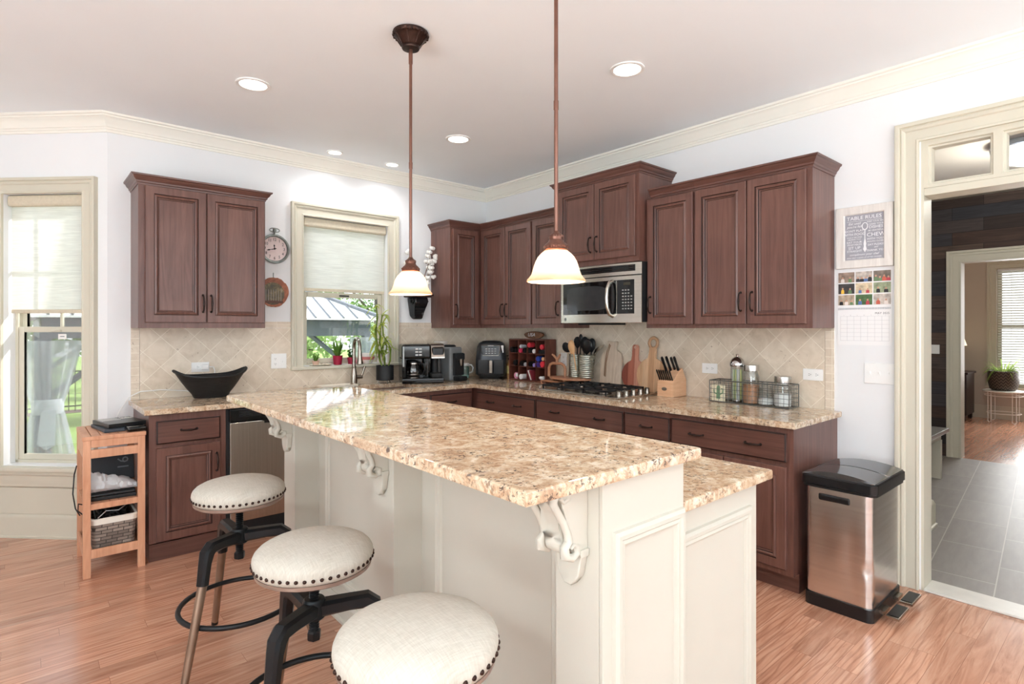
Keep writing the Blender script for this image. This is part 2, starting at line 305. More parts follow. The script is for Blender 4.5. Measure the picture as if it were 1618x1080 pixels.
# ------------------------------------------------------------------ mesh builder
LOC = {}
class M:
    def __init__(s, X=None): s.bm = bmesh.new(); s.X = X or Matrix(); s.mi = 0
    def v(s, p): return s.bm.verts.new(s.X @ Vector(p))
    def f(s, vs, mi=None):
        try: fc = s.bm.faces.new(vs)
        except ValueError: return None
        fc.material_index = s.mi if mi is None else mi; return fc
    def box(s, a, b, bev=0, seg=2):
        x0, y0, z0 = (min(a[i], b[i]) for i in range(3)); x1, y1, z1 = (max(a[i], b[i]) for i in range(3))
        vs = [s.v((x, y, z)) for x in (x0, x1) for y in (y0, y1) for z in (z0, z1)]
        fs = [s.f([vs[i] for i in q]) for q in ((0, 1, 3, 2), (4, 6, 7, 5), (0, 4, 5, 1), (2, 3, 7, 6), (0, 2, 6, 4), (1, 5, 7, 3))]
        if bev:
            es = list({e for f in fs for e in f.edges})
            bmesh.ops.bevel(s.bm, geom=es, offset=bev, segments=seg, profile=.5, affect='EDGES', material=-1)
        return s
    def loft(s, rings, closed=True, cap0=True, cap1=True):
        R_ = [[s.v(p) for p in r] for r in rings]; n = len(R_[0])
        for a, b in zip(R_[:-1], R_[1:]):
            for i in range(n if closed else n - 1):
                j = (i + 1) % n; s.f([a[i], a[j], b[j], b[i]])
        if cap0 and closed: s.f(R_[0][::-1])
        if cap1 and closed: s.f(R_[-1])
        return s
    def lathe(s, prof, c=(0, 0, 0), n=24, axis='z', cap=True, squash=(1, 1)):
        rings = []
        for r, h in prof:
            ring = []
            for i in range(n):
                a = 2 * pi * i / n; p = (r * cos(a) * squash[0], r * sin(a) * squash[1])
                q = {'z': (p[0], p[1], h), 'y': (p[0], h, p[1]), 'x': (h, p[0], p[1])}[axis]
                ring.append((c[0] + q[0], c[1] + q[1], c[2] + q[2]))
            rings.append(ring)
        return s.loft(rings, True, cap, cap)
    def cyl(s, c, r, h, n=20, axis='z', r2=None): return s.lathe([(r, 0), (r if r2 is None else r2, h)], c, n, axis)
    def tube(s, pts, r, n=8, closed=False, flat=1.0):
        P = [Vector(p) for p in pts]; m = len(P); rings = []; up = None
        for i in range(m):
            d = (P[(i + 1) % m] - P[i - 1]) if closed else (P[min(i + 1, m - 1)] - P[max(i - 1, 0)])
            if d.length < 1e-9: d = Vector((0, 0, 1))
            d.normalize()
            if up is None:
                up = Vector((0, 0, 1)) if abs(d.z) < .9 else Vector((1, 0, 0))
            up = (up - d * up.dot(d)); up.normalize(); sd = d.cross(up)
            rr = r[i] if isinstance(r, (list, tuple)) else r
            rings.append([P[i] + up * (rr * cos(2 * pi * k / n)) + sd * (rr * flat * sin(2 * pi * k / n)) for k in range(n)])
        if closed: rings.append(rings[0])
        return s.loft(rings, True, not closed, not closed)
    def ball(s, c, r, sc=(1, 1, 1), n=12, m=8):
        return s.lathe([(max(1e-4, r * sin(pi * k / m)), -r * cos(pi * k / m) * sc[2]) for k in range(m + 1)], c, n, 'z', True, (sc[0], sc[1]))
    def prism(s, poly, a, b, plane='xz', bev=0):
        def P(p, t): return {'xz': (p[0], t, p[1]), 'xy': (p[0], p[1], t), 'yz': (t, p[0], p[1])}[plane]
        A = [s.v(P(p, a)) for p in poly]; B = [s.v(P(p, b)) for p in poly]; n = len(poly); fs = []
        for i in range(n): fs.append(s.f([A[i], A[(i + 1) % n], B[(i + 1) % n], B[i]]))
        c0 = s.f(A[::-1]); c1 = s.f(B)
        if bev:
            bmesh.ops.bevel(s.bm, geom=list({e for f in (c0, c1) if f for e in f.edges}), offset=bev, segments=2, profile=.5, affect='EDGES', material=-1)
        return s
    def rects(s, prof, u0, u1, z0, z1, fill=True, mats=None):
        """concentric rectangles: prof is a list of (inset, v)"""
        prev = None
        for k, (i, v) in enumerate(prof):
            q = [s.v(p) for p in ((u0 + i, v, z0 + i), (u1 - i, v, z0 + i), (u1 - i, v, z1 - i), (u0 + i, v, z1 - i))]
            if prev:
                for j in range(4): s.f([prev[j], prev[(j + 1) % 4], q[(j + 1) % 4], q[j]], mats[k] if mats else None)
            prev = q
        if fill: s.f(prev)
        return s
    def sweep(s, path, prof, fn, closed=False):
        """path: 2-D points; prof: (offset to the left of travel, height); fn(a, b, h) -> 3-D"""
        P = [Vector(p) for p in path]; m = len(P); rings = []
        for i in range(m):
            d0 = (P[i] - P[i - 1]).normalized() if (i or closed) else None
            d1 = (P[(i + 1) % m] - P[i]).normalized() if (i < m - 1 or closed) else None
            if d0 is None: d0 = d1
            if d1 is None: d1 = d0
            n0 = Vector((-d0.y, d0.x)); n1 = Vector((-d1.y, d1.x)); mt = (n0 + n1); mt = mt / max(1e-6, mt.dot(n0) )
            rings.append([fn(P[i].x + mt.x * o, P[i].y + mt.y * o, h) for o, h in prof])
        if closed: rings.append(rings[0])
        return s.loft(rings, True, not closed, not closed)
    def build(s, name, mat, parent=None, loc=None, smooth=38, bevel=0, sub=0, recalc=True):
        me = bpy.data.meshes.new(name)
        L = Vector(loc) if loc is not None else (LOC.get(parent, Vector((0, 0, 0))) if parent else Vector((0, 0, 0)))
        bmesh.ops.remove_doubles(s.bm, verts=s.bm.verts, dist=1e-6)
        if recalc: bmesh.ops.recalc_face_normals(s.bm, faces=s.bm.faces)
        bmesh.ops.translate(s.bm, verts=s.bm.verts, vec=-L)
        s.bm.to_mesh(me); s.bm.free()
        for m in (mat if isinstance(mat, (list, tuple)) else [mat]): me.materials.append(m)
        if smooth and len(me.polygons):
            me.shade_smooth(); me.set_sharp_from_angle(angle=R(smooth))
        o = bpy.data.objects.new(name, me); COL.objects.link(o)
        if parent: o.parent = parent; LOC[o] = L
        else: o.location = L; LOC[o] = L
        if smooth and smooth < 60:
            wn_ = o.modifiers.new('weighted_normal', 'WEIGHTED_NORMAL'); wn_.keep_sharp = True; wn_.weight = 100
        if bevel:
            b = o.modifiers.new('bevel', 'BEVEL'); b.width = bevel; b.segments = 2; b.limit_method = 'ANGLE'; b.angle_limit = R(40)
        if sub:
            sb = o.modifiers.new('subdivision', 'SUBSURF'); sb.levels = sub; sb.render_levels = sub
        return o

def tag(o, label, cat, group=None, kind=None):
    o['label'] = label; o['category'] = cat
    if group: o['group'] = group
    if kind: o['kind'] = kind
    return o
def thing(name, label, cat, loc, group=None):
    o = bpy.data.objects.new(name, None); COL.objects.link(o); o.location = loc; o.empty_display_size = .05
    LOC[o] = Vector(loc); return tag(o, label, cat, group)
def struct(o, label=None):
    o['kind'] = 'structure'
    if label: o['label'] = label
    return o
def lab(o, label): o['label'] = label; return o
def copy_thing(o, loc, label):
    def rec(src, par):
        c = src.copy(); COL.objects.link(c)
        if par: c.parent = par
        for ch in [x for x in bpy.data.objects if x.parent is src]: rec(ch, c)
        return c
    r = rec(o, None); r.location = loc; r['label'] = label; LOC[r] = Vector(loc); return r
def text(name, s, size, X, mat, parent, align='CENTER', extrude=.0006, sx=1.0, shear=0):
    """flat lettering: local x to the right, local y up, faces local +z; X places it in the world"""
    cu = bpy.data.curves.new(name, 'FONT'); cu.body = s; cu.size = size; cu.align_x = align; cu.align_y = 'CENTER'; cu.extrude = extrude; cu.shear = shear; cu.resolution_u = 2
    t = bpy.data.objects.new(name, cu); COL.objects.link(t)
    bpy.context.view_layer.update(); dg = bpy.context.evaluated_depsgraph_get()
    me = bpy.data.meshes.new_from_object(t.evaluated_get(dg)); bpy.data.objects.remove(t)
    me.transform(Matrix.Diagonal((sx, 1, 1, 1))); me.transform(X)
    me.transform(Matrix.Translation(-LOC.get(parent, Vector((0, 0, 0)))))
    me.materials.clear(); me.materials.append(mat)
    o = bpy.data.objects.new(name, me); COL.objects.link(o); o.parent = parent; LOC[o] = LOC[parent]; return o
def frame(origin, xdir, ydir):
    x = Vector(xdir).normalized(); y = Vector(ydir).normalized(); z = x.cross(y)
    m = Matrix((x, y, z)).transposed().to_4x4(); m.translation = Vector(origin); return m
# frames: (u along the wall, v out of the wall into the room, z up)
FA = Matrix(((1, 0, 0, 0), (0, -1, 0, 0), (0, 0, 1, 0), (0, 0, 0, 1)))                 # back wall: u = x
FB = Matrix(((0, -1, 0, 0), (-1, 0, 0, 0), (0, 0, 1, 0), (0, 0, 0, 1)))               # right wall: u = -y
k = math.sqrt(.5); XC = -3.2
FBAY = Matrix(((-k, -k, 0, XC), (k, -k, 0, 0), (0, 0, 1, 0), (0, 0, 0, 1)))           # bay wall: u runs away to the left
def T(x, y, z=0, rz=0): return Matrix.Translation((x, y, z)) @ Matrix.Rotation(R(rz), 4, 'Z')
def arc(cx, cz, r, a0, a1, n=10): return [(cx + r * cos(R(a0 + (a1 - a0) * i / n)), cz + r * sin(R(a0 + (a1 - a0) * i / n))) for i in range(n + 1)]
# ------------------------------------------------------------------ room shell
CZ = 2.81
m = M(); m.box((-7.3, -8.6, -.12), (.03, 0, 0)); m.prism([(-7.3, 0), (-3.2, 0), (-4.1, .9), (-7.3, .9)], -.12, 0, 'xy'); struct(m.build('floor', FLOOR))
m = M(); m.box((-7.4, -8.7, CZ), (.15, 0.15, CZ + .1)); m.prism([(-7.4, .15), (-3.2, .15), (-4.1, 1.05), (-7.4, 1.05)], CZ, CZ + .1, 'xy'); struct(m.build('ceiling', CEIL))
# back wall with the sink window opening
m = M()
WX0, WX1, WZ0, WZ1 = -1.90, -1.135, 1.09, 2.315
for a, b in (((-3.2, 0, 0), (WX0, .15, CZ)), ((WX1, 0, 0), (.15, .15, CZ)), ((WX0, 0, 0), (WX1, .15, WZ0)), ((WX0, 0, WZ1), (WX1, .15, CZ))): m.box(a, b)
struct(m.build('wall_back', WALL))
# right wall with the doorway opening
DY0, DY1, DZ, TZ = -3.745, -4.75, 2.105, 2.40
m = M()
for a, b in (((0, DY0, 0), (.15, 0, CZ)), ((0, -8.6, 0), (.15, DY1, CZ)), ((0, DY1, TZ), (.15, DY0, CZ))): m.box(a, b)
struct(m.build('wall_right', WALL))
# bay wall with the tall window opening
BU0, BU1, BZ0, BZ1 = .165, .735, .48, 2.30
m = M(FBAY)
for a, b in (((0, -.15, 0), (BU0, 0, CZ)), ((BU1, -.15, 0), (1.28, 0, CZ)), ((BU0, -.15, 0), (BU1, 0, BZ0)), ((BU0, -.15, BZ1), (BU1, 0, CZ))): m.box(a, b)
struct(m.build('wall_bay', WALL))
m = M(); m.box((-7.3, .9, 0), (-4.1, 1.05, CZ)); struct(m.build('wall_bay_front', WALL))
# walls behind the camera with wide window openings
m = M()
for a, b in (((-7.3, -8.6, 0), (-4.2, -8.45, CZ)), ((-1.5, -8.6, 0), (-.05, -8.45, CZ)), ((0, -8.6, 0), (-.05, -8.45, CZ)), ((-4.2, -8.6, 0), (-1.5, -8.45, 1.15)), ((-4.2, -8.6, 2.5), (-1.5, -8.45, CZ))): m.box(a, b)
struct(m.build('wall_front', WALL))
m = M()
for a, b in (((-7.3, -8.6, 0), (-7.15, -7.6, CZ)), ((-7.3, -5.6, 0), (-7.15, .9, CZ)), ((-7.3, -7.6, 0), (-7.15, -5.6, 1.1)), ((-7.3, -7.6, 2.5), (-7.15, -5.6, CZ))): m.box(a, b)
struct(m.build('wall_left', WALL))

# crown moulding
CR = [(0, -.112), (.010, -.112), (.012, -.098), (.018, -.094), (.019, -.084), (.026, -.080), (.034, -.060), (.05, -.038), (.068, -.026), (.074, -.025), (.076, -.016), (.086, -.014), (.090, -.010), (.092, 0), (0, 0)]
m = M(); pa = [(-.0, -8.4), (0, 0), (-3.2, 0), (-4.1, .9), (-7.1, .9)]
m.sweep(pa, CR, lambda a, b, h: (a, b, CZ + h)); struct(m.build('trim_1', CROWN, smooth=25), 'cream crown moulding')
# baseboards
BB = [(0, 0), (.020, 0), (.020, .012), (.014, .016), (.014, .13), (.010, .145), (.006, .155), (0, .16)]
m = M(); m.sweep([(-3.2, 0), (-4.1, .9)], BB, lambda a, b, h: (a, b, h))
m.sweep([(-3.06, 0), (-3.2, 0)], BB, lambda a, b, h: (a, b, h)); struct(m.build('baseboard_left', TRIM, smooth=25))
m = M(); m.sweep([(0, -3.64), (0, -3.34)], BB, lambda a, b, h: (a, b, h)); struct(m.build('baseboard_right', TRIM, smooth=25))

# backsplash
m = M()
m.box((-3.02, 0, .90), (-2.0, -.008, 1.40)); m.box((-2.0, 0, .90), (-1.02, -.008, 1.062)); m.box((-1.02, 0, .90), (0, -.008, 1.40)); m.box((-.008, -.0, .90), (0, -3.268, 1.405)); m.box((-.0075, -1.414, 1.4055), (-.0, -2.2155, 1.47))
struct(m.build('trim_2', TILE, smooth=0), 'diagonal travertine tile backsplash')
m = M()
m.box((-3.07, 0, .90), (-3.0215, -.008, 1.40)); m.box((-2.30, 0, 1.4015), (-2.0, -.008, 1.45)); m.box((-1.02, 0, 1.4015), (-.66, -.008, 1.45)); m.box((-.008, -3.2695, .90), (0, -3.318, 1.405))
struct(m.build('trim_3', TILEB, smooth=0), 'straight travertine border tiles')

# casing profile: (outwards from the opening, thickness)
CAS = [(0, 0), (0, .018), (.008, .020), (.014, .016), (.055, .016), (.060, .024), (.070, .028), (.078, .024), (.082, .034), (.092, .036), (.10, .034), (.10, 0)]
def casing(X, name, u0, u1, z0, z1, sill=True, width=1.0):
    m = M(X); pr = [(-o * width, h) for o, h in CAS]
    m.sweep([(u0, z0), (u0, z1), (u1, z1), (u1, z0)], [(-o, h) for o, h in pr], lambda a, b, h: (a, h, b))
    return m
# window 1: over the sink
win1 = bpy.data.objects.new('window_1', None); COL.objects.link(win1); win1.location = (-1.52, 0, 1.09); LOC[win1] = Vector(win1.location); struct(win1, 'cream double hung window over the sink')
casing(FA, 'x', WX0, WX1, 1.085, WZ1).build('casing', TRIM, win1, smooth=25)
m = M(FA); m.box((-2.005, -.1, 1.06), (-1.02, .045, 1.088), .008); m.build('sill', TRIM, win1)
def sash(m, u0, u1, z0, z1, v0, v1, w=.04):
    m.box((u0, v0, z0), (u0 + w, v1, z1), .004); m.box((u1 - w, v0, z0), (u1, v1, z1), .004)
    m.box((u0 + w, v0, z0), (u1 - w, v1, z0 + w), .004); m.box((u0 + w, v0, z1 - w), (u1 - w, v1, z1), .004)
m = M(FA); fw = .022
m.box((WX0, -.15, WZ0), (WX0 + fw, -.06, WZ1)); m.box((WX1 - fw, -.15, WZ0), (WX1, -.06, WZ1)); m.box((WX0, -.15, WZ1 - fw), (WX1, -.06, WZ1)); m.box((WX0, -.15, 1.0885), (WX1, -.075, 1.105))
m.build('frame', TRIM, win1)
m = M(FA); sash(m, WX0 + fw, WX1 - fw, 1.105, 1.70, -.10, -.075); m.build('lower_sash', TRIM, win1)
m = M(FA); sash(m, WX0 + fw, WX1 - fw, 1.665, WZ1 - fw, -.135, -.107); m.box((-1.53, -.13, 1.7), (-1.51, -.11, 2.27)); m.build('upper_sash', TRIM, win1)
m = M(FA); m.box((WX0 + .055, -.09, 1.14), (WX1 - .055, -.086, 1.665)); m.build('pane', WGLASS, win1)
m = M(FA); m.box((WX0 + .055, -.123, 1.70), (WX1 - .055, -.119, 2.26)); m.build('pane', WGLASS, win1)
m = M(FA); m.box((-1.56, -.073, 1.672), (-1.47, -.066, 1.684), .002); m.build('latch', BLACKM, win1)
# window 2: in the bay
win2 = bpy.data.objects.new('window_2', None); COL.objects.link(win2); win2.location = FBAY @ Vector((.45, 0, .48)); LOC[win2] = Vector(win2.location); struct(win2, 'tall cream double hung window in the bay')
casing(FBAY, 'x', BU0, BU1, BZ0, BZ1).build('casing', TRIM, win2, smooth=25)
m = M(FBAY); m.box((.05, -.085, .448), (.86, .055, .478), .008); m.sweep([(.06, .448), (.85, .448)], [(0, 0), (0, .035), (-.02, .035), (-.03, .026), (-.05, .024), (-.07, .024), (-.085, .018), (-.10, .018), (-.11, .01), (-.11, 0)], lambda a, b, h: (a, h, b)); m.build('sill', TRIM, win2, smooth=25)
m = M(FBAY); m.box((BU0, -.15, BZ0), (BU0 + .02, -.085, BZ1)); m.box((BU1 - .02, -.15, BZ0), (BU1, -.085, BZ1)); m.box((BU0, -.15, BZ1 - .02), (BU1, -.085, BZ1)); m.box((BU0, -.15, .4785), (BU1, -.085, .50)); m.build('frame', TRIM, win2)
m = M(FBAY); sash(m, BU0 + .02, BU1 - .02, .50, 1.41, -.115, -.09, .038); m.build('lower_sash', TRIM, win2)
m = M(FBAY); sash(m, BU0 + .02, BU1 - .02, 1.375, BZ1 - .02, -.145, -.118, .032); m.box((.43, -.14, 1.4), (.445, -.125, 2.25)); m.box((BU0 + .05, -.14, 1.86), (BU1 - .05, -.125, 1.875)); m.build('upper_sash', TRIM, win2)
m = M(FBAY); m.box((BU0 + .055, -.104, .535), (BU1 - .055, -.10, 1.375)); m.build('pane', WGLASS, win2)
m = M(FBAY); m.box((BU0 + .05, -.133, 1.41), (BU1 - .05, -.129, 2.25)); m.build('pane', WGLASS, win2)
m = M(FBAY); m.box((.40, -.088, 1.376), (.47, -.076, 1.388), .003); m.box((.40, -.078, 1.384), (.435, -.07, 1.392), .002); m.build('latch', TRIM, win2)
m = M(FBAY); m.rects([(0, -.098), (.002, -.097), (.012, -.097), (.014, -.098)], .375, .435, 1.325, 1.36, False); m.build('pull_sticker', WHITEP, win2)

m = M(FBAY); m.box((.05, .0005, .16), (.87, .008, .335), .002); m.build('apron_panel', TRIM, win2)
# roller shades hang in the windows
def roller(X, u0, u1, ztop, zbot, v, label):
    c = X @ Vector(((u0 + u1) / 2, v, zbot)); t = thing('roller_shade', label, 'window shade', tuple(c), 'roller shades')
    m = M(X); m.box((u0, v - .035, ztop - .075), (u1, v + .03, ztop), .018, 4); m.build('cassette', SHADEB, t)
    m = M(X); m.box((u0 + .012, v - .003, zbot + .02), (u1 - .012, v, ztop - .07)); m.build('shade_cloth', SHADEF, t, smooth=0)
    m = M(X); m.box((u0 + .012, v - .008, zbot), (u1 - .012, v + .006, zbot + .026), .004); m.build('bottom_rail', SHADEB, t)
    return t
roller(FA, WX0 + .004, WX1 - .004, WZ1 - .004, 1.705, -.035, 'pale woven roller shade half lowered in the window above the sink')
roller(FBAY, BU0 + .004, BU1 - .004, BZ1 - .004, 1.50, -.045, 'pale woven roller shade lowered in the tall bay window at left')

# ------------------------------------------------------------------ doorway on the right
d1 = bpy.data.objects.new('door_1', None); COL.objects.link(d1); d1.location = (0, -4.25, 0); LOC[d1] = Vector(d1.location); struct(d1, 'cream cased doorway with a glazed transom')
m = M(FB); pr = [(o * 1.06, h) for o, h in CAS]
m.sweep([(3.737, 0), (3.737, 2.398), (4.757, 2.398), (4.757, 0)], pr, lambda a, b, h: (a, h, b)); m.build('casing', TRIM, d1, smooth=25)
m = M(FB); m.box((3.745, -.15, 0), (3.757, .001, 2.4)); m.box((4.738, -.15, 0), (4.75, .001, 2.4)); m.box((3.757, -.15, 2.388), (4.738, .001, 2.4)); m.build('jamb', TRIM, d1)
m = M(FB); m.box((3.757, -.15, 2.105), (4.738, -.0, 2.145), .004); m.rects([(0, -.1), (0, 0.0), (.018, 0.0), (.022, -.012), (.03, -.014), (.034, -.03), (.036, -.05)], 3.757, 4.06, 2.145, 2.388, False)
m.rects([(0, -.1), (0, 0.0), (.018, 0.0), (.022, -.012), (.03, -.014), (.034, -.03), (.036, -.05)], 4.06, 4.43, 2.145, 2.388, False); m.rects([(0, -.1), (0, 0.0), (.018, 0.0), (.022, -.012), (.03, -.014), (.034, -.03), (.036, -.05)], 4.43, 4.738, 2.145, 2.388, False)
m.build('transom_frame', TRIM, d1, smooth=25)
for a, b in ((3.79, 4.028), (4.092, 4.4), (4.462, 4.706)):
    m = M(FB); m.box((a, -.052, 2.178), (b, -.048, 2.356)); m.build('transom_pane', WGLASS, d1)
m = M(FB); m.box((3.757, -.16, .0005), (4.738, .01, .012), .003); m.build('threshold', plain('marble_threshold', (214, 210, 202), .3, 0, .06, 9), d1)

# hall and far room
m = M(); m.box((.16, -6.2, -.12), (4.02, -1.2, 0)); struct(m.build('floor_hall', HTILE))
m = M(); m.box((4.02, -6.2, -.12), (7.9, -1.2, .0)); struct(m.build('floor_far_room', FLOOR))
m = M(); m.box((.15, -6.2, 2.8), (7.9, -1.2, 2.9)); struct(m.build('ceiling_hall', plain('hall_ceiling', (206, 200, 186), .95, 0, .01)))
m = M(); m.box((.15, -3.515, 0), (1.25, -3.40, 2.8)); struct(m.build('wall_hall_left', GREIGE))
m = M(); m.sweep([(1.25, -3.40), (1.25, -3.515), (.16, -3.515)], [(o * 1.6, h * 1.15) for o, h in BB], lambda a, b, h: (a, b, h)); struct(m.build('baseboard_hall', TRIM, smooth=25))
m = M(); m.box((.15, -1.35, 0), (7.9, -1.2, 2.8)); m.box((.15, -6.2, 0), (4, -6.05, 2.8)); m.box((4.15, -6.2, 0), (7.9, -6.05, 2.8)); struct(m.build('wall_hall_sides', GREIGE))
m = M()
for a, b in (((4.0, -3.165, 0), (4.15, -1.35, 2.8)), ((4.0, -6.05, 0), (4.15, -4.6, 2.8)), ((4.0, -4.6, 2.12), (4.15, -3.165, 2.8))): m.box(a, b)
struct(m.build('wall_plank', PLANK, smooth=0))
m = M()
for a, b in (((7.7, -2.93, 0), (7.85, -1.35, 2.8)), ((7.7, -6.05, 0), (7.85, -4.1, 2.8)), ((7.7, -4.1, 0), (7.85, -2.93, .5)), ((7.7, -4.1, 2.31), (7.85, -2.93, 2.8))): m.box(a, b)
struct(m.build('wall_far_room', plain('far_room_paint', (202, 190, 176), .9, var=.01, scale=3, spec=.2)))
m = M(); m.box((7.68, -6, 0), (7.7, -1.36, .2), .004); struct(m.build('baseboard_far_room', TRIM))
FX = Matrix(((0, -1, 0, 4.0), (-1, 0, 0, 0), (0, 0, 1, 0), (0, 0, 0, 1))); FX7 = FX.copy(); FX7.translation = (7.7, 0, 0)
m = M(); m.box((7.86, -6.2, 2.62), (11.2, -1.2, 2.8)); struct(m.build('sun_block_slab', TRIM))  # unseen slab added to keep the sun out of the far room window
d2 = bpy.data.objects.new('door_2', None); COL.objects.link(d2); d2.location = (4, -3.9, 0); LOC[d2] = Vector(d2.location); struct(d2, 'pale grey cased opening in the plank wall')
m = M(FX); m.sweep([(3.18, .0), (3.18, 2.105), (4.6, 2.105), (4.6, 0)], [(o * 1.25, h) for o, h in CAS], lambda a, b, h: (a, h, b)); m.box((3.165, -.15, 0), (3.18, .002, 2.12)); m.box((3.165, -.15, 2.105), (4.6, .002, 2.12)); m.build('casing', TRIM, d2, smooth=25)
win3 = bpy.data.objects.new('window_3', None); COL.objects.link(win3); win3.location = (7.7, -3.5, .5); LOC[win3] = Vector(win3.location); struct(win3, 'window with white blinds in the far room')
m = M(FX7); m.sweep([(2.93, .5), (2.93, 2.31), (4.1, 2.31), (4.1, .5)], [(o * 1.1, h) for o, h in CAS], lambda a, b, h: (a, h, b)); m.box((2.8, -.02, .465), (4.2, .06, .5), .006); m.build('casing', TRIM, win3, smooth=25)
m = M(FX7); sash(m, 2.93, 4.1, .5, 1.45, -.1, -.07, .05); sash(m, 2.93, 4.1, 1.4, 2.31, -.13, -.1, .05); m.build('sash', TRIM, win3)
m = M(FX7); m.box((2.98, -.088, .55), (4.05, -.084, 1.40)); m.build('pane', WGLASS, win3)
m = M(FX7); m.box((2.98, -.118, 1.45), (4.05, -.114, 2.26)); m.build('pane', WGLASS, win3)
bl = thing('window_blind', 'white horizontal slat blind on the far room window', 'window blind', (7.68, -3.5, .55))
m = M(FX7)
for i in range(44):
    z = .56 + i * .039
    m.loft([[(2.945, -.045, z), (2.945, -.044, z + .002), (2.945, -.015, z + .018), (2.945, -.015, z + .016)], [(4.085, -.045, z), (4.085, -.044, z + .002), (4.085, -.015, z + .018), (4.085, -.015, z + .016)]])
m.build('slats', m_cloth('blind_white', (246, 246, 242), .45, (2, 2, 2), .02), bl, smooth=0)
m = M(FX7); m.box((2.94, -.05, 2.27), (4.09, -.005, 2.305), .004); m.build('head_rail', WHITEP, bl)
m = M(FX7)
for u in (3.1, 3.9): m.tube([(u, -.03, .56), (u, -.03, 2.28)], .002, 5)
m.build('cord', WHITEP, bl)
# things in the hall and the far room
t = thing('hall_bench', 'grey topped white bench standing in the tiled hall beyond the doorway', 'bench', (2.5, -3.12, 0))
m = M(); m.box((1.9, -3.29, .425), (2.92, -2.9, .465), .008); m.build('seat', plain('grey_bench_top', (120, 118, 114), .35), t)
m = M(); m.box((1.95, -3.24, .36), (2.86, -2.94, .425), .003); m.build('apron', TRIM, t)
for x in (1.98, 2.80):
    m = M(); m.box((x, -3.25, 0), (x + .05, -2.93, .36), .004); m.build('leg', TRIM, t)
t = thing('light_switch', 'white rocker light switch on the dark plank wall', 'light switch', (4, -2.95, 1.165))
m = M(FX); m.box((2.91, .001, 1.115), (2.99, .008, 1.215), .003); m.build('plate', WHITEP, t)
m = M(FX); m.box((2.935, .008, 1.135), (2.965, .012, 1.195), .002); m.build('rocker', WHITEP, t)
t = thing('ceiling_light', 'flush glass bowl ceiling light with dark rim seen through the transom', 'ceiling light', (2.05, -3.95, 2.8))
m = M(); m.lathe([(.06, 2.799), (.21, 2.79), (.235, 2.775), (.235, 2.745), (.22, 2.74), (.2, 2.755)], (2.05, -3.95, 0), 32); m.build('rim', plain('blue_grey_metal', (84, 96, 112), .35, .6), t)
m = M(); m.lathe([(.212, 2.742), (.20, 2.70), (.16, 2.655), (.09, 2.63), (.01, 2.625)], (2.05, -3.95, 0), 32); m.build('glass_bowl', plain('lit_bowl', (255, 250, 238), .4, 0, 0, emit=(255, 246, 230), es=2.2), t)
lamp('hall_bulb', 'POINT', (2.05, -3.95, 2.5), 34, (1, .97, .93), shadow_soft_size=.12)
t = thing('dark_cabinet', 'dark wood side cabinet behind the cased opening of the far room', 'cabinet', (7.3, -2.45, 0))
dw = plain('espresso_wood', (40, 24, 22), .35, 0, .15)
m = M(); m.box((7.05, -2.68, .08), (7.6, -1.8, .70), .01); m.build('body', dw, t)
m = M(); m.box((7.03, -2.70, .70), (7.62, -1.78, .73), .008); m.build('top', dw, t)
for y in (-2.66, -1.85):
    for x in (7.07, 7.53):
        m = M(); m.box((x, y, 0), (x + .05, y + .05, .08)); m.build('foot', dw, t)
m = M(); m.rects([(0, 0), (0, .012), (.04, .012), (.045, .004)], 1.86, 2.62, .14, .66); 
for v_ in m.bm.verts: v_.co = Vector((7.05 - v_.co.y, -v_.co.x, v_.co.z))
m.build('door', dw, t)
t = thing('table_lamp', 'beige shaded table lamp on the dark cabinet in the far room', 'lamp', (7.3, -2.42, .73))
m = M(); m.lathe([(.09, .731), (.09, .745), (.03, .76), (.05, .85), (.06, .95), (.03, 1.05), (.012, 1.08), (.012, 1.2)], (7.3, -2.42, 0), 20); m.build('base', BRONZE, t)
m = M(); m.lathe([(.22, 1.13), (.13, 1.43)], (7.3, -2.42, 0), 24, cap=False); m.build('lamp_shade', plain('beige_lamp_shade', (224, 210, 178), .9), t)
t = thing('plant_stand', 'round white wire plant stand below the far room window', 'plant stand', (7.35, -3.06, 0))
WIRE = plain('white_wire', (232, 230, 224), .4, 0, 0)
m = M(); m.lathe([(.24, .455), (.245, .465), (.24, .475), (.0, .475)], (7.35, -3.06, 0), 28); m.build('shelf', WIRE, t)
m = M(); m.tube([(7.35 + .2 * cos(a * pi / 12), -3.06 + .2 * sin(a * pi / 12), .14) for a in range(24)], .005, 6, True); m.build('ring', WIRE, t); m = M(); m.tube([(7.35 + .22 * cos(a * pi / 12), -3.06 + .22 * sin(a * pi / 12), .40) for a in range(24)], .005, 6, True); m.build('ring', WIRE, t)
for a in (45, 135, 225, 315):
    q = lambda r, z, da=0: (7.35 + r * cos(R(a + da)), -3.06 + r * sin(R(a + da)), z)
    m = M(); m.tube([q(.2, .46, -8), q(.2, .02, -8), q(.205, .006, 0), q(.2, .02, 8), q(.2, .46, 8)], .006, 6); m.build('leg', WIRE, t)
PL = m_leaf('spider_plant_leaf', (78, 104, 50), (150, 168, 96))
t = thing('potted_plant', 'spider plant in a dark zigzag pot on the white wire stand', 'plant', (7.35, -3.06, .475))
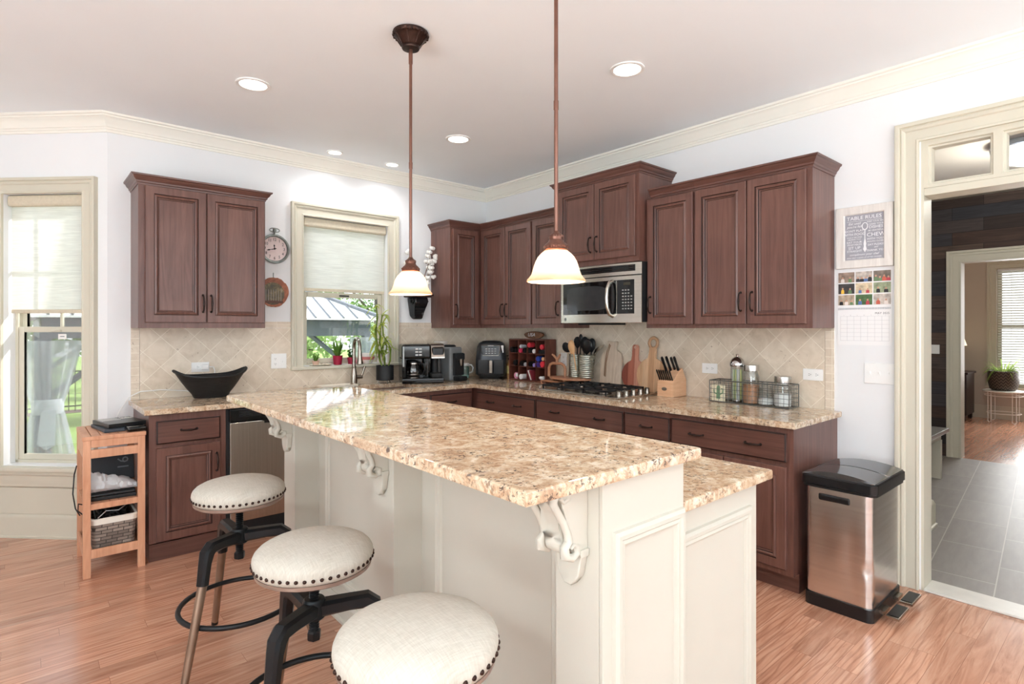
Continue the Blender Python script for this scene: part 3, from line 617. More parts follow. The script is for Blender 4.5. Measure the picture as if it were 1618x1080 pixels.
def m_zig():
    z = NT('zigzag_pot'); wv = z.n('ShaderNodeTexWave'); wv.wave_type = 'BANDS'; wv.bands_direction = 'Z'; c = z.coord(); sep = z.n('ShaderNodeSeparateXYZ'); z.l(c, sep.inputs[0])
    ang = z.math('ARCTAN2', sep.outputs[1], sep.outputs[0]); tri = z.math('PINGPONG', z.math('MULTIPLY', ang, 2.2), .35); zz = z.math('ADD', sep.outputs[2], z.math('MULTIPLY', tri, .12))
    s_ = z.math('FRACT', z.math('MULTIPLY', zz, 22.0)); z.l(z.ramp(s_, [(.45, lin((40, 30, 26))), (.6, lin((104, 92, 78)))]), z.p.inputs['Base Color']); z.p.inputs['Roughness'].default_value = .5; return z.m
m = M(); m.lathe([(.13, .476), (.16, .5), (.185, .62), (.185, .76), (.175, .765), (.165, .74), (.0, .73)], (7.35, -3.06, 0), 28); m.build('pot', m_zig(), t)
def leaf_strip(m, base, dirv, L, wd, droop, n=5, lift=.8):
    d = Vector(dirv); d.z = 0; d.normalize(); sd = Vector((-d.y, d.x, 0)); b = Vector(base); pts = []
    for i in range(n + 1):
        s_ = i / n; h = lift * L * s_ - droop * L * s_ * s_; r = L * (s_ * (1 - .25 * lift))
        p = b + d * r + Vector((0, 0, h)); ww = wd * (1 - s_ ** 2) * (.55 + .9 * s_) + .0006
        pts.append((m.v(p + sd * ww), m.v(p - sd * ww)))
    for a, c in zip(pts[:-1], pts[1:]): m.f([a[0], a[1], c[1], c[0]])
m = M(); rnd = random.Random(3)
for i in range(70):
    a = rnd.uniform(0, 2 * pi); leaf_strip(m, (7.35 + .08 * cos(a), -3.06 + .08 * sin(a), .75), (cos(a), sin(a), 0), rnd.uniform(.16, .36), .009, rnd.uniform(.3, 1.2), 6, rnd.uniform(.5, 1.2))
m.build('leaves', PL, t, recalc=False)

# ------------------------------------------------------------------ cabinets
DOORP = [(0, 0), (0, .020), (.003, .023), (.048, .023), (.051, .017), (.054, .019), (.062, .022), (.068, .019), (.071, .012), (.077, .010), (.079, .006)]
DOORM = [0, 0, 0, 0, 1, 0, 0, 0, 1, 0, 1]
def door_mesh(X, u0, u1, z0, z1, v, panel=True):
    m = M(X)
    if panel: m.rects([(i, v + d) for i, d in DOORP], u0, u1, z0, z1, True, DOORM)
    else: m.rects([(0, v), (0, v + .016), (.007, v + .021), (.009, v + .021)], u0, u1, z0, z1, True, [0, 0, 1, 0])
    return m
def handle(X, u, z, v, par, vert=True, L=.105):
    m = M(X); h = L / 2; pts = [(-h, 0), (-h * .98, .016), (-h * .8, .026), (-h * .35, .031), (0, .033), (h * .35, .031), (h * .8, .026), (h * .98, .016), (h, 0)]
    rr = [.0055, .0045, .0045, .0055, .0075, .0055, .0045, .0045, .0055]
    m.tube([((u, v + d, z + s) if vert else (u + s, v + d, z)) for s, d in pts], rr, 8)
    for s in (-h, h): m.ball((u, v + .002, z + s) if vert else (u + s, v + .002, z), .008, n=8, m=6)
    return m.build('handle', DARKH, par)
def add_door(X, t, u0, u1, z0, z1, v, hu=None, hz=None, name='door', panel=True, hv=True):
    d = door_mesh(X, u0, u1, z0, z1, v, panel).build(name, [CAB if panel else CABH, GLAZE], t, smooth=25)
    if hu is not None:
        for x in (hu if isinstance(hu, (list, tuple)) else [hu]): handle(X, x, hz, v + .022 if panel else v + .02, d, hv, .11 if hv else .085)
    return d
CRC = [(0, 0), (.004, 0), (.006, .010), (.012, .014), (.014, .024), (.024, .034), (.032, .050), (.040, .054), (.042, .064), (0, .064)]
def upper(X, label, u0, u1, z0, z1, depth, doors, crown=None, cz=None, group='wall cabinets', cr=1.0):
    t = thing('wall_cabinet', label, 'cabinet', tuple(X @ Vector(((u0 + u1) / 2, depth / 2, z0))), group)
    m = M(X); m.box((u0, .0, z0), (u1, depth, z1)); m.build('body', CAB, t)
    for (a, b, zz0, zz1, hu, hz) in doors: add_door(X, t, a, b, zz0, zz1, depth + .001, hu, hz)
    if crown:
        m = M(X); m.sweep(crown, [(o * cr, h * cr) for o, h in CRC], lambda a, b, h: (a, b, z1 - .006 + h)); m.build('crown', CABH, t, smooth=25)
    return t
# crown paths run left to right as seen from the room (offset goes outward)
cw = lambda u0, u1, d: [(u0, 0.001), (u0, d), (u1, d), (u1, 0.001)]
upper(FA, 'two-door cherry wall cabinet left of the sink window', -3.07, -2.296, 1.40, 2.322, .32, [(-3.035, -2.684, 1.437, 2.312, -2.705, 1.565), (-2.678, -2.306, 1.437, 2.312, -2.655, 1.565)], cw(-3.07, -2.296, .32))
t = upper(FA, 'narrow one-door cherry wall cabinet in the corner beside the black bracket shelf', -.672, -.001, 1.40, 2.325, .32, [(-.652, -.362, 1.432, 2.312, -.625, 1.56)], [(-.672, .001), (-.672, .32), (-.32, .32)])
upper(FB, 'two-door cherry wall cabinet in the corner above the air fryer', .322, 1.05, 1.40, 2.325, .32, [(.355, .697, 1.432, 2.312, .672, 1.56), (.705, 1.042, 1.432, 2.312, .73, 1.56)], [(.32, .32), (1.05, .32)])
upper(FB, 'single-door cherry wall cabinet immediately left of the microwave', 1.051, 1.413, 1.40, 2.325, .32, [(1.063, 1.40, 1.432, 2.312, 1.375, 1.56)], [(1.051, .32), (1.413, .32)])
upper(FB, 'tall-crowned two-door cherry cabinet above the microwave', 1.415, 2.212, 1.868, 2.485, .40, [(1.452, 1.818, 1.905, 2.47, 1.79, 2.02), (1.824, 2.19, 1.905, 2.47, 1.85, 2.02)], cw(1.415, 2.212, .40))
upper(FB, 'single-door cherry wall cabinet immediately right of the microwave', 2.216, 2.596, 1.40, 2.302, .32, [(2.238, 2.588, 1.425, 2.288, 2.265, 1.56)], [(2.255, .32), (2.596, .32)])
upper(FB, 'wide two-door cherry wall cabinet next to the framed sign', 2.597, 3.318, 1.40, 2.302, .32, [(2.605, 2.946, 1.425, 2.288, 2.915, 1.56), (2.953, 3.29, 1.425, 2.288, 2.985, 1.56)], [(2.597, .32), (3.318, .32), (3.318, .001)])

def base(X, label, u0, u1, depth, doors=(), drawers=(), ends=(), toe=True, group='base cabinets'):
    t = thing('base_cabinet', label, 'cabinet', tuple(X @ Vector(((u0 + u1) / 2, depth / 2, 0))), group)
    m = M(X); m.box((u0, .004, .105), (u1, depth, .8795)); m.build('body', CAB, t)
    m = M(X); m.box((u0, .004, 0), (u1, depth - (.07 if toe else -.004), .105 if toe else .10)); m.build('toe_kick', CABH, t)
    for (a, b, z0, z1, hu, hz) in doors: add_door(X, t, a, b, z0, z1, depth + .001, hu, hz)
    for (a, b, z0, z1, hu, hz) in drawers: add_door(X, t, a, b, z0, z1, depth + .001, hu, hz, 'drawer', False, False)
    return t
base(FA, 'cherry base cabinet with one drawer and one door beside the bamboo rack', -3.055, -2.632, .61, [(-3.018, -2.668, .115, .675, -2.69, .55)], [(-3.018, -2.668, .70, .838, -2.845, .775)], toe=False)
base(FA, 'cherry sink base cabinet under the window', -2.02, -.64, .61, [(-1.98, -1.56, .14, .66, -1.60, .55), (-1.54, -1.12, .14, .66, -1.5, .55), (-1.0, -.66, .14, .66, -.95, .55)], [(-1.98, -1.12, .70, .845, None, 0), (-1.08, -.66, .70, .845, -.87, .775)])
base(FB, 'cherry corner base cabinet with a wide two-pull drawer below the air fryer', .001, 1.409, .61, [(.66, 1.03, .14, .66, 1.0, .55), (1.035, 1.402, .14, .66, 1.07, .55)], [(.66, 1.402, .70, .845, (.86, 1.2), .775)])
base(FB, 'cherry base cabinet with a wide two-pull drawer under the cooktop', 1.4095, 2.256, .61, [(1.42, 1.83, .14, .66, 1.8, .55), (1.84, 2.25, .14, .66, 1.87, .55)], [(1.417, 2.25, .70, .845, (1.62, 2.05), .775)])
base(FB, 'narrow cherry base cabinet with a one-pull drawer right of the cooktop', 2.2565, 2.611, .61, [(2.266, 2.604, .14, .66, 2.29, .55)], [(2.266, 2.604, .70, .845, 2.435, .775)])
base(FB, 'wide cherry base cabinet with a two-pull drawer next to the steel trash can', 2.6115, 3.335, .61, [(2.618, 2.955, .14, .675, 2.925, .55), (2.962, 3.305, .14, .675, 2.99, .55)], [(2.618, 3.305, .70, .85, (2.79, 3.13), .775)])

# dishwasher
t = thing('dishwasher', 'stainless dishwasher under the counter left of the sink', 'dishwasher', (-2.32, -.3, 0))
m = M(FA); m.box((-2.628, .02, .10), (-2.022, .60, .878)); m.build('body', BLACKM, t)
m = M(FA); m.box((-2.612, .60, .135), (-2.032, .635, .785), .006); m.build('door_panel', STEELH, t)
cp = M(FA); cp.box((-2.614, .60, .79), (-2.03, .64, .872), .006); cp = cp.build('control_panel', GLOSSBK, t)
m = M(FA)
for i in range(5): m.box((-2.56, .64, .82 + i * .009), (-2.42, .642, .824 + i * .009))
m.build('vent', BLACKM, cp)
m = M(FA); m.sweep([(-2.42, .79), (-2.38, .765), (-2.15, .765), (-2.11, .79)], [(0, 0), (.012, 0), (.012, .01), (0, .01)], lambda a, b, h: (a, .632 + h, b)); m.box((-2.40, .62, .765), (-2.13, .637, .79), .002); m.build('handle', GLOSSBK, t)
m = M(FA); m.cyl((-2.11, .634, .21), .013, .004, 20, 'y'); m.build('badge', NICKEL, t)
m = M(FA); m.box((-2.62, .45, .0), (-2.03, .56, .10)); m.build('toe_kick', BLACKM, t)

# worktop with sink cut-out
m = M()
D = .646; SX0, SX1, SY0, SY1 = -1.90, -1.08, -.55, -.13
z0, z1 = .88, .914
def slab(m, poly, bev=.006):
    m.prism(poly, z0, z1, 'xy', bev)
slab(m, [(-3.083, -.0085), (-3.083, -D), (SX0, -D), (SX0, -.0085)]); slab(m, [(SX1, -.0085), (SX1, -D), (-D, -D), (-D, -3.36), (-.0085, -3.36), (-.0085, -.0085)])
slab(m, [(SX0, -.0085), (SX0, SY1), (SX1, SY1), (SX1, -.0085)], 0); slab(m, [(SX0, SY0), (SX0, -D), (SX1, -D), (SX1, SY0)], 0)
tag(m.build('countertop', GRAN), 'L-shaped speckled granite countertop running along both kitchen walls', 'countertop')
t = thing('kitchen_sink', 'stainless undermount sink set in the granite under the window', 'sink', (-1.49, -.34, .70))
m = M(); m.loft([[(x, y, z) for x, y in ((SX0 + i, SY0 + i), (SX1 - i, SY0 + i), (SX1 - i, SY1 - i), (SX0 + i, SY1 - i))] for i, z in ((-.02, .879), (.004, .879), (.012, .72), (.06, .70))], True, False, True); m.build('basin', STEEL, t, smooth=20)
m = M(); m.lathe([(.04, .701), (.04, .704), (.03, .703), (.0, .702)], (-1.49, -.3, 0), 20); m.build('drain', NICKEL, t)
# faucet
t = thing('faucet', 'brushed nickel pull-down faucet in front of the sink window', 'faucet', (-1.505, -.10, .914))
fx, fy = -1.505, -.10
m = M(); m.lathe([(.031, .9145), (.031, .925), (.027, .93), (.027, .99), (.023, 1.03), (.017, 1.06), (.019, 1.065), (.019, 1.075), (.015, 1.08)], (fx, fy, 0), 24); m.build('base', NICKEL, t)
m = M(); ar = [(fx, fy, 1.08), (fx, fy, 1.22)] + [(fx - .01 * (1 - cos(a)), fy - .075 * (1 - cos(a)), 1.23 + .085 * sin(a)) for a in [pi * i / 12 for i in range(13)]]; m.tube(ar + [(fx - .02, fy - .15, 1.215)], .0145, 12); m.build('spout', NICKEL, t)
m = M(); m.lathe([(.015, 1.215), (.017, 1.20), (.019, 1.15), (.026, 1.115), (.026, 1.105), (.02, 1.10)], (fx - .02, fy - .151, 0), 20); m.build('spray_head', NICKEL, t)
m = M(); m.cyl((fx, fy, .985), .017, .075, 16, 'x'); m.tube([(fx + .066, fy, .985), (fx + .075, fy - .005, 1.01), (fx + .095, fy - .01, 1.075)], [.011, .009, .011], 10); m.build('handle', NICKEL, t)

# ------------------------------------------------------------------ island
isl = thing('kitchen_island', 'ivory panelled kitchen island with scroll corbels on the stool side', 'kitchen island', (-2.15, -2.65, 0))
PX, RX, WX = -2.585, -2.46, -2.237          # pilaster face, recessed face, bar-wall back
YE, LYE, LX = -3.71, -3.665, -1.71
m = M(); m.box((RX, YE + .0125, 0), (WX, -1.60, 1.036)); m.build('bar_wall', ISL, isl, smooth=0)
m = M(); m.box((WX, LYE + .012, .1), (LX, -1.62, .879)); m.box((WX, LYE + .012, 0), (LX - .06, -1.62, .1)); m.build('cabinet_body', ISL, isl, smooth=0)
PIL = [(YE, -3.552), (-2.707, -2.547), (-1.70, -1.55)]
for a, b in PIL:
    m = M(); m.box((PX, a + (.0125 if a == YE else 0), 0), (RX + .002, b, 1.036), .003); m.box((PX - .012, a + (.0125 if a == YE else -.004), 0), (RX, b + .004, .085), .004); m.build('pilaster', ISL, isl)
MOULD = [(0, 0), (.002, .010), (.010, .016), (.020, .016), (.026, .009), (.034, .012), (.040, .009), (.044, .001), (.05, .0005)]
XL = Matrix(((0, -1, 0, RX), (-1, 0, 0, 0), (0, 0, 1, 0), (0, 0, 0, 1)))
for a, b in ((1.80, 2.45), (2.80, 3.46)):
    m = M(XL); m.rects(MOULD, a, b, .16, .985, False); m.build('panel_moulding', ISL, isl, smooth=25)
for a, b in ((1.70, 2.547), (2.707, 3.552)):
    m = M(); m.sweep([(RX, -b), (RX, -a)], [(0, 0), (.03, 0), (.03, .014), (.02, .02), (.018, .085), (.010, .095), (.006, .10), (0, .10)], lambda a_, b_, h: (a_, b_, h)); m.build('base_moulding', ISL, isl, smooth=25)
XE = Matrix(((1, 0, 0, 0), (0, -1, 0, YE), (0, 0, 1, 0), (0, 0, 0, 1))); XLW = XE.copy(); XLW.translation = (0, LYE, 0)
m = M(); m.box((PX, YE, 0), (WX, YE + .012, 1.036), .002); m.build('end_panel', ISL, isl)
m = M(XE); m.rects(MOULD, PX + .035, WX - .006, .10, .905, False); m.build('panel_moulding', ISL, isl, smooth=25)
m = M(); m.box((WX + .0005, LYE, 0), (LX, LYE + .02, .879), .002); m.build('end_panel', ISL, isl)
m = M(XLW); m.rects(MOULD, WX + .03, LX - .05, .10, .80, False); m.build('panel_moulding', ISL, isl, smooth=25)
# corbels: side outline as (out from the pilaster, z)
def corbel(y):
    X = Matrix(((-1, 0, 0, PX), (0, 1, 0, y), (0, 0, .80, 1.035 * .20), (0, 0, 0, 1)))
    out = [(0, 1.035), (.122, 1.035), (.118, 1.010), (.104, .975), (.090, .94), (.078, .905), (.074, .88), (.078, .86), (.082, .84), (.078, .822), (.064, .812), (.03, .808), (0, .806)]
    m = M(X); m.prism(out, -.030, .030, 'xz', .012)
    for s in (-1, 1):
        path = [(.112, 1.000), (.118, .982), (.104, .955), (.084, .918), (.070, .882), (.066, .858), (.080, .842), (.078, .818), (.056, .806), (.038, .816), (.038, .836), (.052, .844), (.060, .834)]
        m.tube([(a, s * .041, b) for a, b in path], [.010, .010, .010, .010, .010, .011, .012, .013, .012, .011, .009, .008, .006], 10)
        path = [(.112, 1.000), (.106, 1.020), (.082, 1.022), (.066, 1.006), (.070, .986), (.086, .980), (.096, .992), (.088, 1.003)]
        m.tube([(a, s * .041, b) for a, b in path], [.010, .010, .010, .009, .009, .008, .007, .006], 10)
        m.prism([(0, 1.03), (.10, 1.02), (.09, .96), (.06, .88), (.05, .82), (0, .81)], s * .030, s * .044, 'xz', .003)
    m.prism([(-.050, .822), (.050, .822), (.050, .800), (-.050, .800)], 0, .034, 'yz', .004)
    m.prism([(-.044, .80), (.044, .80), (.034, .735), (.018, .712), (.010, .700), (-.010, .700), (-.018, .712), (-.034, .735)], 0, .026, 'yz', .004)
    m.build('corbel', ISL, isl, smooth=50)
for a, b in PIL: corbel((a + b) / 2 - (.0 if a != YE else -.012))
z0, z1 = 1.037, 1.070
m = M(); slab(m, [(-2.865, -3.745), (-2.205, -3.745), (-2.205, -1.55), (-2.865, -1.55)], .007); tag(m.build('bar_countertop', GRAN), 'raised granite bar top on the ivory island, nearest the stools', 'countertop')
z0, z1 = .880, .914
m = M(); slab(m, [(-2.236, -3.706), (-1.677, -3.706), (-1.677, -1.57), (-2.236, -1.57)], .006); tag(m.build('island_countertop', GRAN), 'lower granite worktop on the far side of the ivory island', 'countertop')
# ------------------------------------------------------------------ stools
LEGM = plain('brushed_bronze_leg', (146, 122, 104), .34, .75, .15, 12); IRON = plain('black_cast_iron', (34, 35, 37), .36, .5, .08); RIM = wood('seat_rim_wood', (110, 90, 80), (160, 136, 122), (8, 8, 60), .4)
def stool(c, zs, label, a0=-25):
    t = thing('bar_stool', label, 'stool', (c[0], c[1], 0), 'swivel bar stools')
    X = T(c[0], c[1])
    m = M(X); k9 = .185 / .204; m.lathe([(.02, zs - .012), (.196 * k9, zs - .012), (.201 * k9, zs + .000), (.204 * k9, zs + .014), (.203 * k9, zs + .024), (.198 * k9, zs + .034), (.186 * k9, zs + .045), (.165 * k9, zs + .055), (.13 * k9, zs + .064), (.09 * k9, zs + .070), (.045 * k9, zs + .0735), (.003, zs + .0745)], n=64); m.build('seat_cushion', LINEN, t, smooth=80)
    m = M(X); m.lathe([(.03, zs - .030), (.168, zs - .030), (.178, zs - .024), (.180, zs - .013), (.03, zs - .0125)], n=48); m.build('seat_rim', RIM, t)
    m = M(X)
    for i in range(48):
        a = 2 * pi * i / 48; ca, sa = cos(a), sin(a)
        Xl = Matrix(((-sa, 0, ca, .1843 * ca), (ca, 0, sa, .1843 * sa), (0, 1, 0, zs + .005), (0, 0, 0, 1)))
        o = m.X; m.X = X @ Xl; m.lathe([(.0062, -.001), (.0052, .0025), (.003, .0042), (.0004, .0048)], n=8); m.X = o
    m.build('nailhead_trim', BRONZE, t, smooth=80)
    m = M(X); zt = zs - .030; prof = [(.017, .425)]
    z = .427
    while z < zt - .02: prof += [(.013, z), (.0165, z + .004)]; z += .008
    prof += [(.013, zt - .02), (.05, zt - .012), (.05, zt)]; m.lathe(prof, n=16); m.lathe([(.02, .40), (.022, .405), (.022, .425), (.018, .43)], n=6); m.build('screw_post', IRON, t, smooth=30)
    m = M(X); m.lathe([(.03, .468), (.036, .474), (.036, .525), (.03, .533), (.018, .534)], n=20); m.build('hub', IRON, t)
    for i in range(3):
        a = R(a0 - 120 * i); d = Vector((cos(a), sin(a), 0)); s_ = Vector((-sin(a), cos(a), 0))
        def P(r, z, w): return [d * r + s_ * w + Vector((0, 0, z)), w]
        lg = M(X)
        # arm: flat bar from the hub that bends down into the socket of the leg
        sec = [(.025, .500, .030, .024), (.11, .507, .026, .022), (.165, .508, .024, .024), (.186, .490, .023, .026), (.196, .455, .021, .021), (.207, .385, .0195, .0195), (.209, .372, .0195, .0195)]
        rings = []
        for j, (r, z, hw, hh) in enumerate(sec):
            j0, j1 = sec[max(0, j - 1)], sec[min(len(sec) - 1, j + 1)]
            tg = Vector((j1[0] - j0[0], 0, j1[1] - j0[1])).normalized(); up = d * (-tg.z) + Vector((0, 0, tg.x)); ctr = d * r + Vector((0, 0, z))
            rg = []
            for kx, ky in ((-1, -.6), (-.6, -1), (.6, -1), (1, -.6), (1, .6), (.6, 1), (-.6, 1), (-1, .6)): rg.append(ctr + s_ * (hw * kx) + up * (hh * ky))
            rings.append(rg)
        lg.loft(rings); arm = lg.build('leg', IRON, t)
        lo = M(X); r0, r1 = .2085, .302
        lo.tube([d * (r0 + (r1 - r0) * q) + Vector((0, 0, .374 - .358 * q)) for q in (0, .3, .6, 1)], [.0185, .0175, .0165, .0145], 12); lo.build('leg_shaft', LEGM, arm)
        ft = M(X); ft.tube([d * r1 + Vector((0, 0, .018)), d * (r1 + .004) + Vector((0, 0, .001))], [.015, .0145], 12); ft.build('foot_pad', IRON, arm)
    m = M(X); m.tube([(.232 * cos(2 * pi * i / 48), .232 * sin(2 * pi * i / 48), .215) for i in range(48)], .0105, 10, True); m.build('foot_ring', IRON, t)
    return t
stool((-2.914, -1.949), .676, 'round linen bar stool farthest from the camera, in front of the dishwasher')
stool((-2.92, -2.793), .658, 'round linen bar stool in the middle of the row along the island')
stool((-2.956, -3.478), .679, 'round linen bar stool nearest the camera, cut off by the bottom edge')

# ------------------------------------------------------------------ pendants and ceiling lights
BULB = plain('lit_bulb', (255, 244, 226), .5, 0, 0, emit=(255, 240, 218), es=190)
def pendant(x, y, label):
    t = thing('pendant_light', label, 'pendant light', (x, y, 1.56), 'pendant lights over the island')
    zt = 1.56
    m = M(); m.lathe([(.012, CZ - .082), (.040, CZ - .080), (.043, CZ - .074), (.042, CZ - .066), (.048, CZ - .060), (.062, CZ - .038), (.078, CZ - .022), (.082, CZ - .020), (.086, CZ - .012), (.083, CZ - .007), (.084, CZ - .003), (.074, CZ - .0005)], (x, y, 0), 32)
    for i in range(22):
        a = 2 * pi * i / 22; m.ball((x + .080 * cos(a), y + .080 * sin(a), CZ - .0165), .0085, n=6, m=4)
    for i in range(8):
        a = 2 * pi * i / 8; m.tube([(x + .046 * cos(a), y + .046 * sin(a), CZ - .064), (x + .0625 * cos(a), y + .0625 * sin(a), CZ - .038), (x + .078 * cos(a), y + .078 * sin(a), CZ - .022)], .0034, 6)
    m.build('canopy', BRONZE, t)
    m = M(); m.cyl((x, y, 1.728), .0072, CZ - .08 - 1.728, 12); m.lathe([(.0095, CZ - .15), (.0095, CZ - .081)], (x, y, 0), 12); m.lathe([(.0088, 2.16), (.0088, 2.19)], (x, y, 0), 12); m.build('rod', COPPER, t)
    m = M(); zt -= .006; m.lathe([(.034, zt + .112), (.040, zt + .115), (.043, zt + .120), (.040, zt + .125), (.042, zt + .131), (.037, zt + .139), (.028, zt + .146), (.024, zt + .154), (.026, zt + .163), (.022, zt + .171), (.012, zt + .178), (.009, zt + .184)], (x, y, 0), 28)
    for i in range(16):
        a = 2 * pi * i / 16; m.ball((x + .0385 * cos(a), y + .0385 * sin(a), zt + .128), .0068, n=6, m=4); m.ball((x + .023 * cos(a), y + .023 * sin(a), zt + .166), .004, n=5, m=4)
    zt += .006; m.build('cap', COPPER, t)
    m = M(); prof = [(.1005, .001), (.1025, .004), (.101, .009), (.094, .016), (.087, .026), (.082, .040), (.077, .058), (.071, .074), (.063, .088), (.053, .099), (.042, .108), (.036, .112)]
    m.lathe([(r, zt + z) for r, z in prof] + [(r - .003, zt + z) for r, z in reversed(prof)], (x, y, 0), 48, cap=False); m.build('shade', ALAB, t, smooth=80)
    m = M(); m.ball((x, y, zt + .040), .025, (1, 1, 1.1), 16, 10); m.cyl((x, y, zt + .062), .013, .05, 12); m.build('bulb', BULB, t, smooth=80)
pendant(-2.23, -2.235, 'bronze pendant lamp with ivory glass bell, the far one showing its ceiling canopy')
pendant(-2.23, -3.205, 'bronze pendant lamp with ivory glass bell, nearest the camera before the microwave')
def can(x, y, r, label, e=0):
    t = thing('recessed_light', label, 'ceiling light', (x, y, CZ), 'recessed ceiling lights')
    m = M(); m.lathe([(r, CZ - .0005), (r, CZ - .006), (r * .93, CZ - .009), (r * .80, CZ - .007), (r * .77, CZ - .001)], (x, y, 0), 40, cap=False); m.build('trim_ring', WHITEP, t)
    m = M(); m.lathe([(r * .785, CZ - .004), (r * .6, CZ - .0055), (.001, CZ - .0065)], (x, y, 0), 40, cap=False); m.build('lens', LENS, t)
    if e: lamp('downlight', 'SPOT', (x, y, CZ - .03), e, (.97, .98, 1), (0, 0, -1), spot_size=R(150), spot_blend=.9, shadow_soft_size=.07)
can(-2.62, -1.14, .093, 'round recessed ceiling light at left, above the wall cabinet')
can(-1.144, -2.679, .093, 'round recessed ceiling light nearest the doorway and right wall')
can(-1.174, -1.148, .093, 'round recessed ceiling light between the two pendant rods')
can(-1.732, -.235, .062, 'small recessed ceiling light above the sink window, left one of the pair', 12)
can(-1.218, -.235, .062, 'small recessed ceiling light above the sink window, right one of the pair', 12)

# ------------------------------------------------------------------ wall things
def outlet(X, u, z, label, wd=.116, ht=.07, horiz=True, switch=False, name='wall_outlet', rows=2):
    t = thing(name, label, 'outlet' if name == 'wall_outlet' else 'light switch', tuple(X @ Vector((u, .01, z))), 'outlets in the backsplash' if name == 'wall_outlet' else None)
    m = M(X); m.box((u - wd / 2, .0085 if name == 'wall_outlet' else .0005, z - ht / 2), (u + wd / 2, .0145 if name == 'wall_outlet' else .007, z + ht / 2), .003); m.build('plate', WHITEP, t)
    return t
def sockets(X, t, u, z, horiz=True):
    for s in (-1, 1):
        cu, cz_ = (u + s * .02, z) if horiz else (u, z + s * .02)
        m = M(X); m.cyl((cu, .0145, cz_), .0165, .002, 20, 'y'); f = m.build('socket', WHITEP, t)
        m = M(X)
        for q in (-.005, .005):
            if horiz: m.box((cu - .004, .0166, cz_ + q - .001), (cu + .004, .0172, cz_ + q + .001))
            else: m.box((cu + q - .001, .0166, cz_ - .004), (cu + q + .001, .0172, cz_ + .004))
        m.cyl((cu + (.009 if horiz else 0), .0166, cz_ - (0 if horiz else .009)), .0022, .0006, 8, 'y'); m.build('slots', SLOT, f)
o1 = outlet(FA, -2.65, 1.118, 'white horizontal outlet with a plugged-in charger above the black basket'); sockets(FA, o1, -2.65, 1.118)
o2 = outlet(FA, -2.095, 1.140, 'white square double-gang outlet and switch left of the sink window', .118, .118); sockets(FA, o2, -2.123, 1.14, False)
m = M(FA); m.box((-2.08, .0145, 1.115), (-2.056, .0165, 1.165)); m.box((-2.071, .0165, 1.13), (-2.065, .024, 1.142), .001); m.build('toggle', WHITEP, o2)
o3 = outlet(FB, 1.12, 1.125, 'white vertical outlet behind the wooden antler tray', .075, .115); sockets(FB, o3, 1.12, 1.125, False)
o4 = outlet(FB, 2.522, 1.12, 'white horizontal outlet behind the straw dispenser'); sockets(FB, o4, 2.522, 1.12)
o5 = outlet(FB, 3.202, 1.118, 'white horizontal outlet at the right end of the backsplash'); sockets(FB, o5, 3.202, 1.118)
sw = outlet(FB, 3.552, 1.145, 'white triple toggle switch plate below the wall calendar', .152, .115, name='light_switch')
for q in (-.046, 0, .046):
    m = M(FB); m.box((3.552 + q - .006, .007, 1.133), (3.552 + q + .006, .0085, 1.157)); m.box((3.552 + q - .0035, .008, 1.143), (3.552 + q + .0035, .018, 1.155), .001); m.build('toggle', WHITEP, sw)
ch = thing('charger_plug', 'white phone charger plugged into the outlet above the black basket', 'charger', (-2.625, -.03, 1.118))
m = M(FA); m.box((-2.645, .0175, 1.10), (-2.60, .042, 1.136), .005); m.build('body', WHITEP, ch)
m = M(FA); m.tube([(-2.60, .03, 1.118), (-2.57, .034, 1.118), (-2.56, .034, 1.09), (-2.57, .03, .97), (-2.62, .03, .925), (-2.75, .025, .955), (-2.9, .026, .972), (-3.02, .03, .968), (-3.09, .04, .935), (-3.14, .06, .85), (-3.17, .14, .80), (-3.18, .22, .805)], .0035, 8); m.build('cable', WHITEP, ch, smooth=80)

# wall clock
t = thing('wall_clock', 'round silver pocket-watch style wall clock beside the wall cabinet', 'clock', (-2.128, -.0, 2.022))
cx, cz = -2.128, 2.022; SIL = plain('weathered_silver', (140, 146, 142), .4, .7, .2, 40)
m = M(FA); m.lathe([(.10, .001), (.112, .004), (.116, .016), (.110, .028), (.100, .03), (.094, .022), (.094, .012)], (cx, 0, cz), 40, 'y', cap=False); m.build('case', SIL, t)
m = M(FA); m.lathe([(.001, .013), (.096, .013), (.096, .002)], (cx, 0, cz), 40, 'y', cap=False); m.build('face', plain('blush_clock_face', (226, 206, 202), .6, 0, .04), t)
INK = plain('black_ink', (34, 30, 30), .6, 0, 0)
for i in range(1, 13):
    a = R(90 - 30 * i); text('numeral', str(i), .033, frame(FA @ Vector((cx + .073 * cos(a), .0138, cz + .073 * sin(a))), (1, 0, 0), (0, 0, 1)), INK, t, sx=.85)
def hand(ang, L, wd, v, nm):
    a = R(90 - ang); d = Vector((cos(a), sin(a))); n_ = Vector((-d.y, d.x)); pts = []
    for q, ww in ((-.2, .5), (0, 1), (.5, .5), (.7, 1.6), (.8, .9), (1, .1)): pts.append((q, ww))
    poly = [(cx + d.x * L * q + n_.x * wd * ww, cz + d.y * L * q + n_.y * wd * ww) for q, ww in pts] + [(cx + d.x * L * q - n_.x * wd * ww, cz + d.y * L * q - n_.y * wd * ww) for q, ww in reversed(pts)]
    m = M(FA); m.prism(poly, v, v + .0012, 'xz'); m.build(nm, INK, t, smooth=0)
hand(352, .035, .0042, .0155, 'hour_hand'); hand(256, .066, .0038, .0175, 'minute_hand')
m = M(FA); m.cyl((cx, .013, cz), .006, .008, 14, 'y'); m.build('pin', INK, t)
